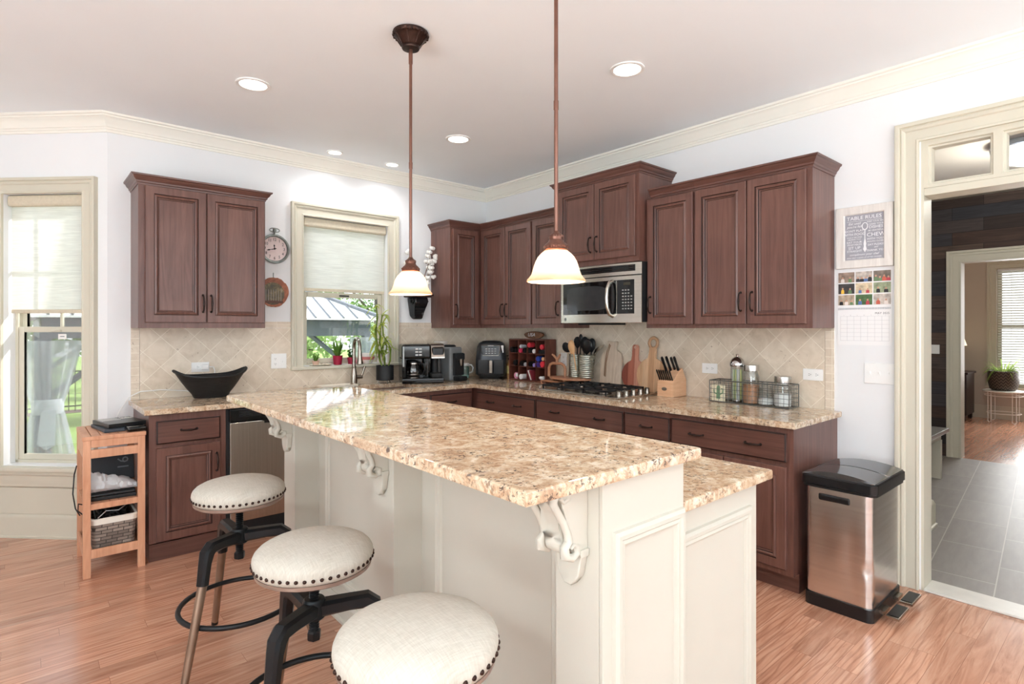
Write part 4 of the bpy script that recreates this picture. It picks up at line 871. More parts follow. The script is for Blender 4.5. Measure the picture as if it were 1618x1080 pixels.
m = M(FA); m.tube([(cx + .038 * cos(R(a)), .014, cz + .147 + .016 * sin(R(a))) for a in range(0, 360, 20)], .0035, 8, True); m.lathe([(.012, .112), (.010, .118), (.007, .124), (.010, .13), (.014, .146), (.011, .158), (.004, .162)], (cx, .014, cz), 14); m.build('bow', SIL, t)
# round plaque
t = thing('round_wall_plaque', 'round bark-edged wooden souvenir plaque hanging below the clock', 'plaque', (-2.135, 0, 1.682))
px, pz = -2.135, 1.682; rr = random.Random(5)
m = M(FA); ring = [.116 + rr.uniform(-.003, .003) for _ in range(48)]
m.loft([[(px + r_ * f * cos(2 * pi * i / 48), v, pz + r_ * f * sin(2 * pi * i / 48)) for i, r_ in enumerate(ring)] for f, v in ((.98, .002), (1, .008), (.99, .016), (.955, .018))]); m.build('slab', wood('bark_slice', (96, 52, 36), (186, 116, 84), (14, 14, 14), .6), t)
def m_scene():
    z = NT('painted_grove'); v = z.coord(); n = z.noise(v, 26, 4, .7, .6); sep = z.n('ShaderNodeSeparateXYZ'); z.l(v, sep.inputs[0])
    g = z.ramp(n, [(.3, lin((34, 30, 26))), (.5, lin((92, 80, 48))), (.62, lin((140, 120, 84))), (.75, lin((200, 190, 176)))])
    z.l(g, z.p.inputs['Base Color']); z.p.inputs['Roughness'].default_value = .4; return z.m
m = M(FA); m.lathe([(.0, .0186), (.086, .0186), (.088, .0176)], (px - .006, 0, pz - .012), 36, 'y', cap=False); m.build('picture', m_scene(), t)
m = M(FA); rb = random.Random(9)
for i in range(7):
    u = px - .06 + i * .019; m.prism([(u - .003, pz - .07), (u + .003, pz - .07), (u + .002, pz + .01 + rb.uniform(0, .02)), (u - .002, pz + .01 + rb.uniform(0, .02))], .0187, .0195, 'xz')
m.build('painted_trunks', plain('pale_trunk_paint', (150, 140, 130), .5), t)
m = M(FA); m.box((px - .075, .0187, pz - .085), (px + .07, .0195, pz - .066)); m.build('painted_ground', plain('brown_ground_paint', (92, 58, 44), .5), t)
m = M(FA); m.tube([(px, .006, pz + .11), (px, .006, pz + .152)], .0035, 6); m.build('hanger', SIL, t)

# bracket shelf with cotton stems
t = thing('bracket_shelf', 'small black scroll bracket shelf on the wall beside the sink window', 'shelf', (-.865, -.0, 1.70))
bx = -.865
m = M(FA); m.box((bx - .115, .0005, 1.695), (bx + .12, .165, 1.715), .006); m.box((bx - .105, .0005, 1.682), (bx + .105, .15, 1.695), .005); m.build('shelf_top', plain('dark_brown_wood', (46, 28, 24), .35), t)
br_ = [(.0005, 1.682), (.118, 1.682), (.126, 1.66), (.128, 1.63), (.118, 1.60), (.098, 1.578), (.08, 1.56), (.072, 1.54), (.074, 1.52), (.084, 1.506), (.084, 1.492), (.07, 1.482), (.05, 1.480), (.03, 1.486), (.012, 1.50), (.0005, 1.52)]
GB = plain('gloss_black_paint', (20, 20, 22), .16, 0, .03)
m = M(Matrix(((0, 1, 0, bx), (-1, 0, 0, 0), (0, 0, 1, 0), (0, 0, 0, 1)))); m.prism([(a * 1.18 if a > .01 else a, b) for a, b in br_], -.072, .072, 'xz', .014); 
for s in (-1, 1): m.tube([(.10 + .034 * q * cos(R(a)), s * .072, 1.64 + .03 * q * sin(R(a))) for a, q in ((0, 1), (60, 1), (120, .9), (180, .8), (240, .65), (300, .45), (360, .2))], .009, 8)

for v_ in m.bm.verts: v_.co.x = bx + (v_.co.x - bx) * (.6 + .4 * min(1, max(0, (v_.co.z - 1.50) / .15)))
m.build('bracket', GB, t, smooth=50)
t = thing('cotton_stems', 'white cotton boll stems standing on the black bracket shelf', 'decoration', (-.86, -.07, 1.716))
COT = plain('cotton_white', (240, 238, 232), .95, 0, .03); TWIG = plain('brown_twig', (96, 72, 56), .8, 0, .2)
rc = random.Random(11); bolls = []
for st in (((-.955, .08, 2.10), (-.93, .075, 1.92), (-.87, .07, 1.72)), ((-.975, .08, 1.98), (-.94, .07, 1.88), (-.87, .07, 1.72)), ((-.715, .09, 2.15), (-.76, .08, 1.98), (-.85, .07, 1.72)), ((-.68, .09, 2.08), (-.74, .08, 1.93), (-.85, .07, 1.72)), ((-.755, .10, 2.02), (-.79, .085, 1.9), (-.85, .07, 1.72)), ((-.73, .09, 1.93), (-.78, .08, 1.84), (-.85, .07, 1.72)), ((-.78, .10, 1.83), (-.82, .085, 1.79), (-.855, .07, 1.72))):
    m = M(FA); m.tube(st[::-1], .0035, 6); m.build('stem', TWIG, t)
    bolls.append(st[0])
    for i in range(3):
        q = .3 + .22 * i; a, b, c = (Vector(p) for p in st); p = b.lerp(a, min(1, q * 1.2)); bolls.append(tuple(p + Vector((rc.uniform(-.035, .035), rc.uniform(-.02, .03), rc.uniform(-.02, .02)))))
for p in bolls:
    if p[2] < 1.80: continue
    m = M(FA)
    for j in range(4):
        a = pi / 2 * j + rc.random(); m.ball((p[0] + .012 * cos(a), p[1] + .012 * sin(a), p[2] + rc.uniform(-.004, .006)), .0155, (1, 1, 1.1), 10, 7)
    b_ = m.build('cotton_boll', COT, t, smooth=80)
    m = M(FA); m.lathe([(.002, -.018), (.012, -.012), (.017, -.002)], p, 5, cap=False); m.build('husk', TWIG, b_, smooth=0)

# framed sign
t = thing('framed_sign', 'whitewashed frame with a grey lettered rules sign on the wall above the calendar', 'sign', tuple(FB @ Vector((3.477, .0, 1.92))))
m = M(FB); m.rects([(0, .001), (0, .02), (.002, .022), (.042, .022), (.046, .018), (.048, .012)], 3.332, 3.622, 1.745, 2.098, False); m.build('frame', wood('whitewashed_wood', (206, 200, 194), (234, 230, 224), (24, 24, 3), .7), t, smooth=25)
SGN = plain('slate_grey_board', (158, 158, 166), .8, 0, .05, 30); SW = plain('chalk_white', (236, 236, 238), .8, 0, 0)
m = M(FB); m.box((3.378, .008, 1.791), (3.576, .0135, 2.052)); m.build('board', SGN, t)
def sg(s, u, z, size, sx=1.0, shear=0): text('lettering', s, size, frame(FB @ Vector((u, .0137, z)), (0, -1, 0), (0, 0, 1)), SW, t, sx=sx, shear=shear, extrude=.0003)
sg('TABLE RULES', 3.477, 2.030, .0285, 1.06)
L, Rr = 3.428, 3.537
sg('Eat until', L, 2.000, .019, 1, .3); sg("you're full", L, 1.982, .019, 1, .3); sg("DON'T PLAY", L, 1.958, .017); sg('WITH FOOD', L, 1.938, .020); sg('TAKE A SECOND', L, 1.921, .0105); sg('HELPING TOO', L, 1.909, .0105)
sg('EAT YOUR', L, 1.893, .0155, 1.05); sg('VEGETABLES', L, 1.879, .0135); sg('SIT UP', L, 1.860, .0225); sg('STRAIGHT', L, 1.842, .0165)
sg('KEEP YOUR SEAT', Rr, 2.003, .0115); sg('CLEAR YOUR', Rr, 1.988, .0125); sg('DISHES', Rr, 1.971, .0225); sg('BE GRATEFUL', Rr, 1.952, .0125); sg('CHEW', Rr, 1.928, .031); sg('WITH YOUR', Rr, 1.905, .016); sg('MOUTH CLOSED', Rr, 1.890, .0115); sg('SAY PLEASE', Rr, 1.872, .0160); sg('and', Rr, 1.858, .013, 1, .3); sg('THANK YOU', Rr, 1.840, .0165)
sg('compliment your chef', 3.477, 1.821, .0165, 1, .3); sg('AND HELP CLEAN UP AFTER DINNER', 3.477, 1.803, .0105)
m = M(FB); m.prism([(3.39, 2.0125), (3.565, 2.0125), (3.565, 2.0140), (3.39, 2.0140)], .0136, .0139, 'xz'); m.build('rule_line', SW, t)
m = M(FB); sp = [(3.482 + .0155 * cos(R(a)), 1.980 + .022 * sin(R(a))) for a in range(-75, 256, 15)]; m.prism(sp, .0136, .0139, 'xz'); m.prism([(3.4795, 1.962), (3.4845, 1.962), (3.484, 1.91), (3.489, 1.88), (3.487, 1.868), (3.491, 1.85), (3.482, 1.832), (3.473, 1.85), (3.477, 1.868), (3.475, 1.88), (3.480, 1.91)], .0136, .0139, 'xz'); m.build('spoon_drawing', SW, t, smooth=0)
m = M(FB); m.prism([(3.482 + .0115 * cos(R(a)), 1.981 + .0175 * sin(R(a))) for a in range(0, 360, 15)], .0139, .0141, 'xz'); m.build('spoon_bowl_drawing', SGN, t, smooth=0)
# calendar
t = thing('wall_calendar', 'open wall calendar with nine small photos above a month grid', 'calendar', tuple(FB @ Vector((3.475, .0, 1.51))))
PAP = plain('white_paper', (238, 238, 238), .8, 0, 0); GR = plain('grey_print', (176, 176, 180), .8, 0, 0)
m = M(FB); m.box((3.337, .001, 1.516), (3.612, .004, 1.728)); m.build('photo_page', PAP, t)
m = M(FB); m.box((3.337, .001, 1.303), (3.612, .005, 1.508)); m.build('month_page', PAP, t)
m = M(FB)
for i in range(34): m.tube([(3.345 + i * .0078, .004, 1.506), (3.345 + i * .0078, .008, 1.512), (3.345 + i * .0078, .004, 1.518)], .0012, 5)
m.build('wire_binding', GR, t)
m = M(FB)
for i in range(8): m.box((3.352 + i * .0352, .005, 1.328), (3.3528 + i * .0352, .0053, 1.468))
for i in range(7): m.box((3.352, .005, 1.328 + i * .0233), (3.5992, .0053, 1.3288 + i * .0233))
m.build('grid', GR, t, smooth=0)
text('month_title', 'MAY 2025', .0165, frame(FB @ Vector((3.565, .0052, 1.484)), (0, -1, 0), (0, 0, 1)), plain('dark_grey_print', (96, 96, 100), .8, 0, 0), t, extrude=.0002)
for i, d in enumerate('SMTWTFS'): text('weekday', d, .007, frame(FB @ Vector((3.37 + i * .0352, .0052, 1.4735)), (0, -1, 0), (0, 0, 1)), GR, t, extrude=.0002)
rp = random.Random(21)
bgs = [(150, 130, 116), (190, 180, 170), (120, 110, 100), (70, 66, 66), (206, 190, 160), (150, 160, 130), (176, 160, 140), (80, 110, 70), (196, 186, 176)]
cl = [(60, 60, 66), (190, 70, 80), (236, 190, 70), (90, 120, 170), (230, 220, 214), (200, 100, 80), (44, 44, 48), (110, 140, 100)]
for i in range(9):
    r_, c_ = divmod(i, 3); u0 = 3.341 + c_ * .0905; z1_ = 1.7235 - r_ * .0655
    m = M(FB); m.box((u0, .004, z1_ - .059), (u0 + .085, .0046, z1_)); ph = m.build('photo', plain('photo_background_%d' % i, bgs[i], .4, 0, .35, 40), t)
    n_ = rp.randint(2, 4)
    for q in range(n_):
        u = u0 + .085 * (q + .6) / (n_ + .2); h = rp.uniform(.024, .036); b0 = z1_ - .058; wv = rp.uniform(.008, .011); j = rp.randrange(8)
        m = M(FB); m.prism([(u - wv, b0), (u + wv, b0), (u + wv * .95, b0 + h * .55), (u + wv * .5, b0 + h * .72), (u - wv * .5, b0 + h * .72), (u - wv * .95, b0 + h * .55)], .0046, .0049, 'xz'); m.build('photo_figure', plain('photo_colour_%d' % j, cl[j], .5, 0, .1), ph, smooth=0)
        m = M(FB); m.prism([(u + .0048 * cos(R(a)), b0 + h * .88 + .006 * sin(R(a))) for a in range(0, 360, 30)], .0046, .0050, 'xz'); m.build('photo_face', plain('photo_skin', (198, 152, 128), .6, 0, .1), ph, smooth=0)

# microwave
t = thing('microwave', 'stainless over-the-range microwave with black window above the cooktop', 'microwave', tuple(FB @ Vector((1.835, .2, 1.42))))
MU0, MU1, MZ0, MZ1 = 1.455, 2.225, 1.425, 1.866
m = M(FB); m.box((MU0, .0, MZ0 + .02), (MU1, .385, MZ1 - .001)); m.box((MU0 + .1, .05, MZ0 - .0), (MU1 - .4, .3, MZ0 + .02)); m.build('body', BLACKM, t)
bow = lambda u: .392 + .030 * (1 - ((u - (MU0 + MU1) / 2) / ((MU1 - MU0) / 2)) ** 2)
def bowed(m, u0, u1, z0_, z1_, dv0, dv1, n=16):
    rings = []
    for i in range(n + 1):
        u = u0 + (u1 - u0) * i / n; rings.append([(u, bow(u) + dv0, z0_), (u, bow(u) + dv1, z0_ + .003), (u, bow(u) + dv1, z1_ - .003), (u, bow(u) + dv0, z1_)])
    m.loft(rings)
MS = m_steel('microwave_steel', (205, 200, 190), .25, (2, 2, 140))
m = M(FB); bowed(m, MU0, MU1, MZ0 + .012, 1.772, -.012, 0); m.build('front', MS, t)
m = M(FB); bowed(m, MU0, MU1, 1.775, MZ1 - .002, -.012, -.004); gv = m.build('vent_panel', MS, t)
m = M(FB); bowed(m, MU0 + .05, MU1 - .05, 1.800, 1.850, -.008, -.002); g2 = m.build('vent_grille', GLOSSBK, gv)
m = M(FB)
for i in range(3): bowed(m, MU0 + .07, MU1 - .06, 1.808 + i * .014, 1.815 + i * .014, -.003, .0)
m.build('louvre', BLACKM, g2)
m = M(FB); bowed(m, MU0 + .03, MU1 - .20, 1.50, 1.745, -.004, .0025); dwn = m.build('door_window', GLOSSBK, t)
m = M(FB); rings = []
for i in range(13):
    u = MU0 + .075 + (.405) * i / 12; q = 1 - abs(i - 6) / 6; e = .022 * (min(1, q * 2.2)) ** .6; rings.append([(u, bow(u) + .0026, 1.545 - e * .6), (u, bow(u) + .0032, 1.545 - e * .6), (u, bow(u) + .0032, 1.690 + e), (u, bow(u) + .0026, 1.690 + e)])
m.loft(rings); m.build('mesh_screen', plain('dark_grey_screen', (52, 54, 56), .12, 0, .08), dwn)
m = M(FB); bowed(m, MU1 - .195, MU1 - .055, 1.50, 1.745, -.004, .0025, 6); kp = m.build('keypad', GLOSSBK, t)
m = M(FB)
for r_ in range(7):
    for c_ in range(4):
        if (r_ < 2 and c_ > 2): continue
        u = MU1 - .15 + c_ * .0225; bowed(m, u, u + .013, 1.665 - r_ * .022, 1.673 - r_ * .022, .0026, .0032, 1)
m.build('keys', plain('key_print', (150, 152, 150), .5, 0, 0), kp, smooth=0)
m = M(FB); bowed(m, MU1 - .14, MU1 - .085, 1.703, 1.725, .0026, .0032, 2); m.build('display', plain('display_amber', (52, 50, 40), .1, 0, 0), kp)
m = M(FB); hu = MU1 - .232
m.tube([(hu, bow(hu) - .002, 1.735), (hu - .002, bow(hu) + .035, 1.725), (hu - .004, bow(hu) + .055, 1.68), (hu - .004, bow(hu) + .062, 1.615), (hu - .004, bow(hu) + .055, 1.545), (hu - .002, bow(hu) + .035, 1.50), (hu, bow(hu) - .002, 1.488)], [.016, .015, .0145, .0145, .0145, .015, .016], 14, flat=.8); m.build('handle', MS, t, smooth=80)
m = M(FB); m.cyl((MU0 + .055, bow(MU0 + .055) - .001, 1.468), .0125, .0025, 24, 'y'); eb = m.build('emblem', plain('emblem_silver', (170, 172, 172), .35, .6), t)
m = M(FB); m.tube([(MU0 + .055 + .0095 * cos(R(a)), bow(MU0 + .055) + .0018, 1.468 + .0095 * sin(R(a))) for a in range(0, 360, 20)], .0008, 5, True); m.build('emblem_ring', INK, eb)
text('emblem_letters', 'GE', .012, frame(FB @ Vector((MU0 + .055, bow(MU0 + .055) + .0018, 1.468)), (0, -1, 0), (0, 0, 1)), INK, eb, shear=.2, extrude=.0003)

# cooktop
t = thing('gas_cooktop', 'stainless gas cooktop with black grates set in the granite under the microwave', 'cooktop', tuple(FB @ Vector((1.78, .32, .915))))
CU0, CU1, CV0, CV1 = 1.375, 2.165, .085, .575
m = M(FB); m.box((CU0, CV0, .9145), (CU1, CV1, .924), .004); m.build('steel_top', STEEL, t)
m = M(FB); m.box((CU0 + .02, CV0 + .015, .924), (CU1 - .13, CV1 - .02, .928), .002); m.build('burner_tray', STEEL, t)
IR = plain('cast_iron_grate', (34, 34, 36), .5, .2, .1)
for gi, (ga, gb) in enumerate(((CU0 + .025, CU0 + .235), (CU0 + .24, CU0 + .45), (CU0 + .455, CU0 + .665))):
    m = M(FB); za, zb = .948, .962
    m.box((ga, CV0 + .02, za), (ga + .012, CV1 - .025, zb), .002); m.box((gb - .012, CV0 + .02, za), (gb, CV1 - .025, zb), .002)
    for v in (CV0 + .02, (CV0 + CV1) / 2 - .008, CV1 - .037): m.box((ga, v, za), (gb, v + .012, zb), .002)
    mid = (ga + gb) / 2
    for vc in (CV0 + .125, CV1 - .14):
        m.box((mid - .005, vc - .095, za + .002), (mid + .005, vc - .03, zb + .004), .002); m.box((mid - .005, vc + .03, za + .002), (mid + .005, vc + .095, zb + .004), .002)
        m.box((ga, vc - .005, za + .002), (mid - .03, vc + .005, zb + .004), .002); m.box((mid + .03, vc - .005, za + .002), (gb, vc + .005, zb + .004), .002)
    for a in (ga + .002, gb - .012):
        for v in (CV0 + .022, CV1 - .037): m.box((a, v, .928), (a + .01, v + .01, za))
    m.build('grate', IR, t, smooth=20)
for bu, bv, br2 in ((CU0 + .13, CV0 + .125, .042), (CU0 + .13, CV1 - .14, .036), (CU0 + .345, (CV0 + CV1) / 2, .05), (CU0 + .56, CV0 + .125, .036), (CU0 + .56, CV1 - .14, .042)):
    m = M(FB); m.lathe([(br2 * 1.15, .9285), (br2 * 1.1, .935), (br2 * .85, .936)], (bu, bv, 0), 24); b1 = m.build('burner', NICKEL, t)
    m = M(FB); m.lathe([(br2 * .8, .9362), (br2 * .85, .943), (br2 * .7, .947), (.001, .947)], (bu, bv, 0), 24); m.build('burner_cap', IR, b1)
for i in range(5):
    v = CV0 + .07 + i * .083; m = M(FB); m.lathe([(.021, .9243), (.021, .93), (.019, .934), (.018, .956), (.015, .959), (.001, .959)], (CU1 - .062, v, 0), 24); kn = m.build('knob', NICKEL, t)
    m = M(FB); m.box((CU1 - .079, v - .003, .955), (CU1 - .045, v + .003, .964), .002); m.build('knob_grip', NICKEL, kn)
# ------------------------------------------------------------------ on the counters: back wall
ZC = .9145
# black boat-shaped basket
t = thing('wicker_basket', 'black boat-shaped wicker basket on the counter at the left end', 'basket', (-2.62, -.19, ZC))
X = T(-2.62, -.19, ZC, 4); BW = m_weave('black_wicker', (14, 14, 15), (30, 29, 30), 80, .5)
def boat(f, zz, n=40):
    ring = []
    for i in range(n):
        a = 2 * pi * i / n; ex = .11 + .125 * f; ey = .07 + .06 * f
        ring.append((ex * cos(a), ey * sin(a), zz * (1 + .32 * (cos(a) ** 4) * f) if zz else 0))
    return ring
hs = [(0, .0005), (.12, .03), (.35, .06), (.6, .095), (.82, .125), (1, .148)]
m = M(X); m.loft([boat(f, z) for f, z in hs] + [[(p[0] * .95, p[1] * .93, p[2]) for p in boat(f, z)] for f, z in reversed(hs[1:])] + [[(p[0] * .9, p[1] * .9, .006) for p in boat(0, 0)]]); m.build('bowl', BW, t)
m = M(X); m.tube([Vector(p) for p in boat(1, .150)], .008, 8, True); m.build('rim', plain('black_rim_weave', (26, 26, 28), .5, 0, .3, 200), t)
# white tray by the sink
t = thing('serving_tray', 'thin white tray lying on the granite left of the faucet', 'tray', (-1.66, -.10, ZC))
m = M(T(-1.66, -.115, ZC)); m.rects([(0, 0), (-.004, .016), (.0, .018), (.012, .018), (.018, .006)], -.15, .15, -.07, .07, True)
for v_ in m.bm.verts: v_.co = Vector((v_.co.x, -.115 + (v_.co.z - ZC), ZC + .0003 + (-.115 - 0) * 0 + (v_.co.y + .115)))
m.rects([(0, 0)], 0, .0, 0, 0, False) if False else None
m.build('tray', plain('ivory_ceramic', (236, 228, 212), .3, 0, .02), t)
# plants on the sill
GREEN = m_leaf('fresh_green_leaf', (74, 112, 44), (136, 172, 84)); DKG = m_leaf('dark_green_leaf', (40, 70, 36), (84, 120, 60)); LIME = m_leaf('yellow_green_leaf', (150, 178, 70), (214, 216, 120))
ZS = 1.0885
def rosette(t, c, n, L, wd, seed, mat, lift=(1.0, 2.2)):
    m = M(); rq = random.Random(seed)
    for i in range(n):
        a = rq.uniform(0, 2 * pi); leaf_strip(m, (c[0] + .008 * cos(a), c[1] + .008 * sin(a), c[2]), (cos(a), sin(a), 0), rq.uniform(.6, 1) * L, wd, rq.uniform(.1, .5), 5, rq.uniform(*lift))
    return m.build('leaves', mat, t, recalc=False)
t = thing('potted_succulent', 'small green succulent in a clay pot at the left end of the window sill', 'plant', (-1.79, .01, ZS))
m = M(); m.lathe([(.022, ZS + .009), (.03, ZS + .035), (.03, ZS + .04), (.026, ZS + .036), (.001, ZS + .034)], (-1.79, .01, 0), 20); m.build('pot', plain('pink_clay', (206, 170, 150), .8), t)
m = M(); m.lathe([(.03, ZS + .0005), (.052, ZS + .006), (.053, ZS + .009), (.03, ZS + .005), (.001, ZS + .005)], (-1.79, .01, 0), 24); m.build('saucer', plain('ivory_saucer', (232, 226, 206), .35), t)
rosette(t, (-1.79, .01, ZS + .036), 34, .05, .005, 4, GREEN)
t = thing('stone_dish', 'shallow dish of pale pebbles on the window sill between succulent and red pot', 'dish', (-1.715, .01, ZS))
m = M(); m.lathe([(.04, ZS + .0005), (.058, ZS + .008), (.059, ZS + .012), (.04, ZS + .006), (.001, ZS + .005)], (-1.715, .01, 0), 24); m.build('dish', plain('ivory_saucer', (232, 226, 206), .35), t)
rs = random.Random(6); m = M()
for i in range(12):
    a = rs.uniform(0, 6.28); r_ = rs.uniform(0, .035); m.ball((-1.715 + r_ * cos(a),   .01 + r_ * sin(a), ZS + .012), rs.uniform(.006, .011), (1, 1, .8), 8, 6)
o = m.build('pebbles', plain('pale_pebble', (214, 202, 182), .7, 0, .25, 30), t); o['kind'] = 'stuff'
def flowerpot(x, y, r, h, label, mat, n, L, wd, seed, lm, lift):
    t = thing('potted_plant', label, 'plant', (x, y, ZS))
    m = M(); m.lathe([(r * .75, ZS + .0005), (r * .98, ZS + h * .97), (r * 1.02, ZS + h), (r * .9, ZS + h), (r * .88, ZS + h * .85), (.001, ZS + h * .84)], (x, y, 0), 24); m.build('pot', mat, t)
    rosette(t, (x, y, ZS + h * .85), n, L, wd, seed, lm, lift); return t
RED = plain('crimson_pot', (158, 24, 58), .4, 0, .05)
flowerpot(-1.60, .01, .043, .078, 'spiky green plant in the larger crimson pot on the sink window sill', RED, 70, .10, .006, 8, GREEN, (1.0, 2.2))
t = flowerpot(-1.475, .02, .033, .06, 'leafy dark plant in the smaller crimson pot behind the faucet', RED, 8, .05, .012, 9, DKG, (.8, 1.6))
m = M(); rl = random.Random(12); m.tube([(-1.475, .02, ZS + .05), (-1.483, .02, ZS + .11), (-1.495, .015, ZS + .17)], .003, 6); m.tube([(-1.48, .02, ZS + .09), (-1.453, .01, ZS + .15)], .0025, 6); m.build('stem', DKG, t)
m = M()
for i in range(22):
    zz = rl.uniform(.07, .18); a = rl.uniform(0, 6.28); leaf_strip(m, (-1.483 + rl.uniform(-.02, .02), .015, ZS + zz), (cos(a), sin(a), 0), rl.uniform(.03, .05), .013, rl.uniform(.2, .8), 4, rl.uniform(.2, .9))
m.build('upper_leaves', DKG, t, recalc=False)
t = thing('ceramic_bowl', 'white ceramic bowl with a pink band on the sink window sill', 'bowl', (-1.335, .0, ZS))
m = M(); m.lathe([(.035, ZS + .0005), (.045, ZS + .01), (.058, ZS + .035)], (-1.335, 0.0, 0), 28, cap=False); m.lathe([(.067, ZS + .062), (.07, ZS + .09), (.066, ZS + .09), (.04, ZS + .02), (.001, ZS + .015)], (-1.335, 0.0, 0), 28, cap=False); m.build('bowl', plain('white_ceramic', (238, 232, 226), .25, 0, .03), t)
m = M(); m.lathe([(.058, ZS + .035), (.064, ZS + .048), (.067, ZS + .062)], (-1.335, 0.0, 0), 28, cap=False); m.build('pink_band', plain('dusty_pink_glaze', (206, 128, 124), .3, 0, .2, 30), t)
t = thing('pink_cloth', 'crumpled pink cloth between small red pot and white bowl on the sill', 'cloth', (-1.412, -.02, ZS))
m = M(); rs = random.Random(2); m.lathe([(.026, ZS + .0006), (.034, ZS + .012), (.028, ZS + .032), (.014, ZS + .042), (.001, ZS + .045)], (-1.412, -.012, 0), 14)
for v_ in m.bm.verts: v_.co += Vector((rs.uniform(-.004, .004), rs.uniform(-.004, .004), rs.uniform(0, .004)))
m.build('cloth', plain('pale_pink_cloth', (228, 150, 156), .9), t, smooth=60)
t = thing('orchid_pot', 'small white pot with pale lilac blossom at the right end of the window sill', 'plant', (-1.215, .0, ZS))
m = M(); m.lathe([(.022, ZS + .0006), (.03, ZS + .05), (.026, ZS + .05), (.001, ZS + .045)], (-1.215, .0, 0), 20); m.build('pot', plain('white_ceramic', (238, 232, 226), .25, 0, .03), t)
rs = random.Random(31); m = M()
for i in range(26):
    a = rs.uniform(0, 6.28); leaf_strip(m, (-1.215 + rs.uniform(-.02, .02), -.005 + rs.uniform(-.015, .015), ZS + rs.uniform(.055, .09)), (cos(a), sin(a), 0), .028, .011, .4, 3, .5)
m.build('blossom', m_leaf('lilac_petal', (226, 190, 214), (248, 236, 244)), t, recalc=False)
# lucky bamboo in a black planter with wire feet
t = thing('lucky_bamboo', 'curly lucky bamboo with yellow-green leaves in a ribbed black planter', 'plant', (-1.235, -.14, ZC))
bx_, by_ = -1.235, -.14; m = M(); pr = [(.05, ZC + .03)]
for i in range(8): pr += [(.074, ZC + .034 + i * .016), (.076, ZC + .042 + i * .016)]
pr += [(.076, ZC + .162), (.07, ZC + .162), (.068, ZC + .15), (.001, ZC + .148)]; m.lathe(pr, (bx_, by_, 0), 32); m.build('planter', plain('ribbed_black_pot', (28, 29, 31), .45, 0, .05), t)
m = M()
for a in (20, 140, 260): m.tube([(bx_ + .05 * cos(R(a)), by_ + .05 * sin(R(a)), ZC + .04), (bx_ + .068 * cos(R(a)), by_ + .068 * sin(R(a)), ZC + .004)], .0035, 6)
m.build('feet', NICKEL, t)
STEM = m_leaf('bamboo_cane', (96, 120, 50), (170, 190, 96)); rb = random.Random(17); tips = []
for i, (dx, dy, pts) in enumerate(((-.02, .01, ((-.03, .22), (-.055, .33), (-.075, .45), (-.055, .58), (-.07, .66))), (.0, .0, ((-.01, .2), (-.045, .28), (-.01, .36), (.02, .33), (.01, .27))), (.02, -.01, ((.03, .2), (.035, .3), (-.0, .36), (-.05, .42), (-.06, .52))), (.01, .02, ((.0, .22), (-.06, .36), (-.05, .5), (-.03, .6))), (-.03, -.02, ((-.035, .2), (-.06, .3), (-.09, .42), (-.08, .5))))):
    m = M(); P0 = [(bx_ + dx, by_ + dy, ZC + .14)] + [(bx_ + dx + a, by_ + dy + .3 * a, ZC + b) for a, b in pts]
    sm = []
    for j in range(len(P0) - 1):
        for q in range(4): sm.append(Vector(P0[j]).lerp(Vector(P0[j + 1]), q / 4))
    sm.append(Vector(P0[-1])); m.tube(sm, [.0062 + (.0012 if (j % 4) == 0 else 0) for j in range(len(sm))], 8); m.build('cane', STEM, t, smooth=70); tips += P0[2:]
m = M()
for p in tips:
    for q in range(6):
        a = rb.uniform(0, 6.28); leaf_strip(m, (p[0], p[1], p[2] + rb.uniform(-.02, .02)), (cos(a), sin(a), 0), rb.uniform(.06, .13), .010, rb.uniform(.3, 1.3), 5, rb.uniform(.1, 1.1))
for (px_, pz_, ax) in ((-.11, .36, -1), (-.13, .30, -1), (-.16, .38, -1)): leaf_strip(m, (bx_ - .06, by_, ZC + pz_), (ax, -.3, 0), .12, .013, 1.3, 6, .3)
m.build('leaves', LIME, t, recalc=False)
# two-way coffee maker
t = thing('coffee_maker', 'black two-way coffee maker with glass carafe right of the window', 'coffee maker', (-.93, -.24, ZC))
X = T(-.927, -.235, ZC, -24)
m = M(X); m.box((-.185, -.14, .0005), (.185, .14, .05), .012); m.box((-.185, .03, .04), (.185, .14, .225), .01); m.box((-.185, -.14, .215), (.07, .14, .345), .022, 4); m.box((-.185, -.135, .05), (-.15, .05, .22), .006); m.box((.02, -.05, .05), (.06, .06, .22), .006); m.build('housing', GLOSSBK, t)
m = M(X); m.box((.072, -.15, .215), (.185, .14, .32), .02, 4); m.build('brew_head', BLACK, t)
m = M(X); m.prism([(-.155, .222), (-.155, .235), (-.125, .322), (-.09, .345), (.11, .352), (.11, .34), (-.08, .335), (-.115, .315), (-.144, .232)], .068, .187, 'yz', .003); m.build('steel_lid', STEEL, t)
m = M(X); m.box((.10, -.149, .262), (.16, -.136, .305), .004); m.build('display', plain('display_dark', (30, 32, 36), .1, 0, 0), t)
m = M(X)
for r_ in range(3):
    for c_ in range(2): m.box((-.07 + c_ * .031, -.1425, .245 + r_ * .026), (-.045 + c_ * .031, -.1395, .258 + r_ * .026), .001)
m.build('buttons', plain('silver_button', (190, 190, 188), .4, .3), t)
m = M(X); m.box((-.178, -.142, .15), (-.165, -.138, .325), .002); m.build('water_gauge', plain('clear_gauge', (176, 184, 184), .15), t)
m = M(X); m.box((.075, -.13, .05), (.17, .03, .085), .006); m.box((.12, -.142, .055), (.128, -.139, .16)) if False else None; m.cyl((.122, .0, .085), .03, .13, 20); m.build('pod_tray', BLACKM, t)
kx, ky = -.075, -.045
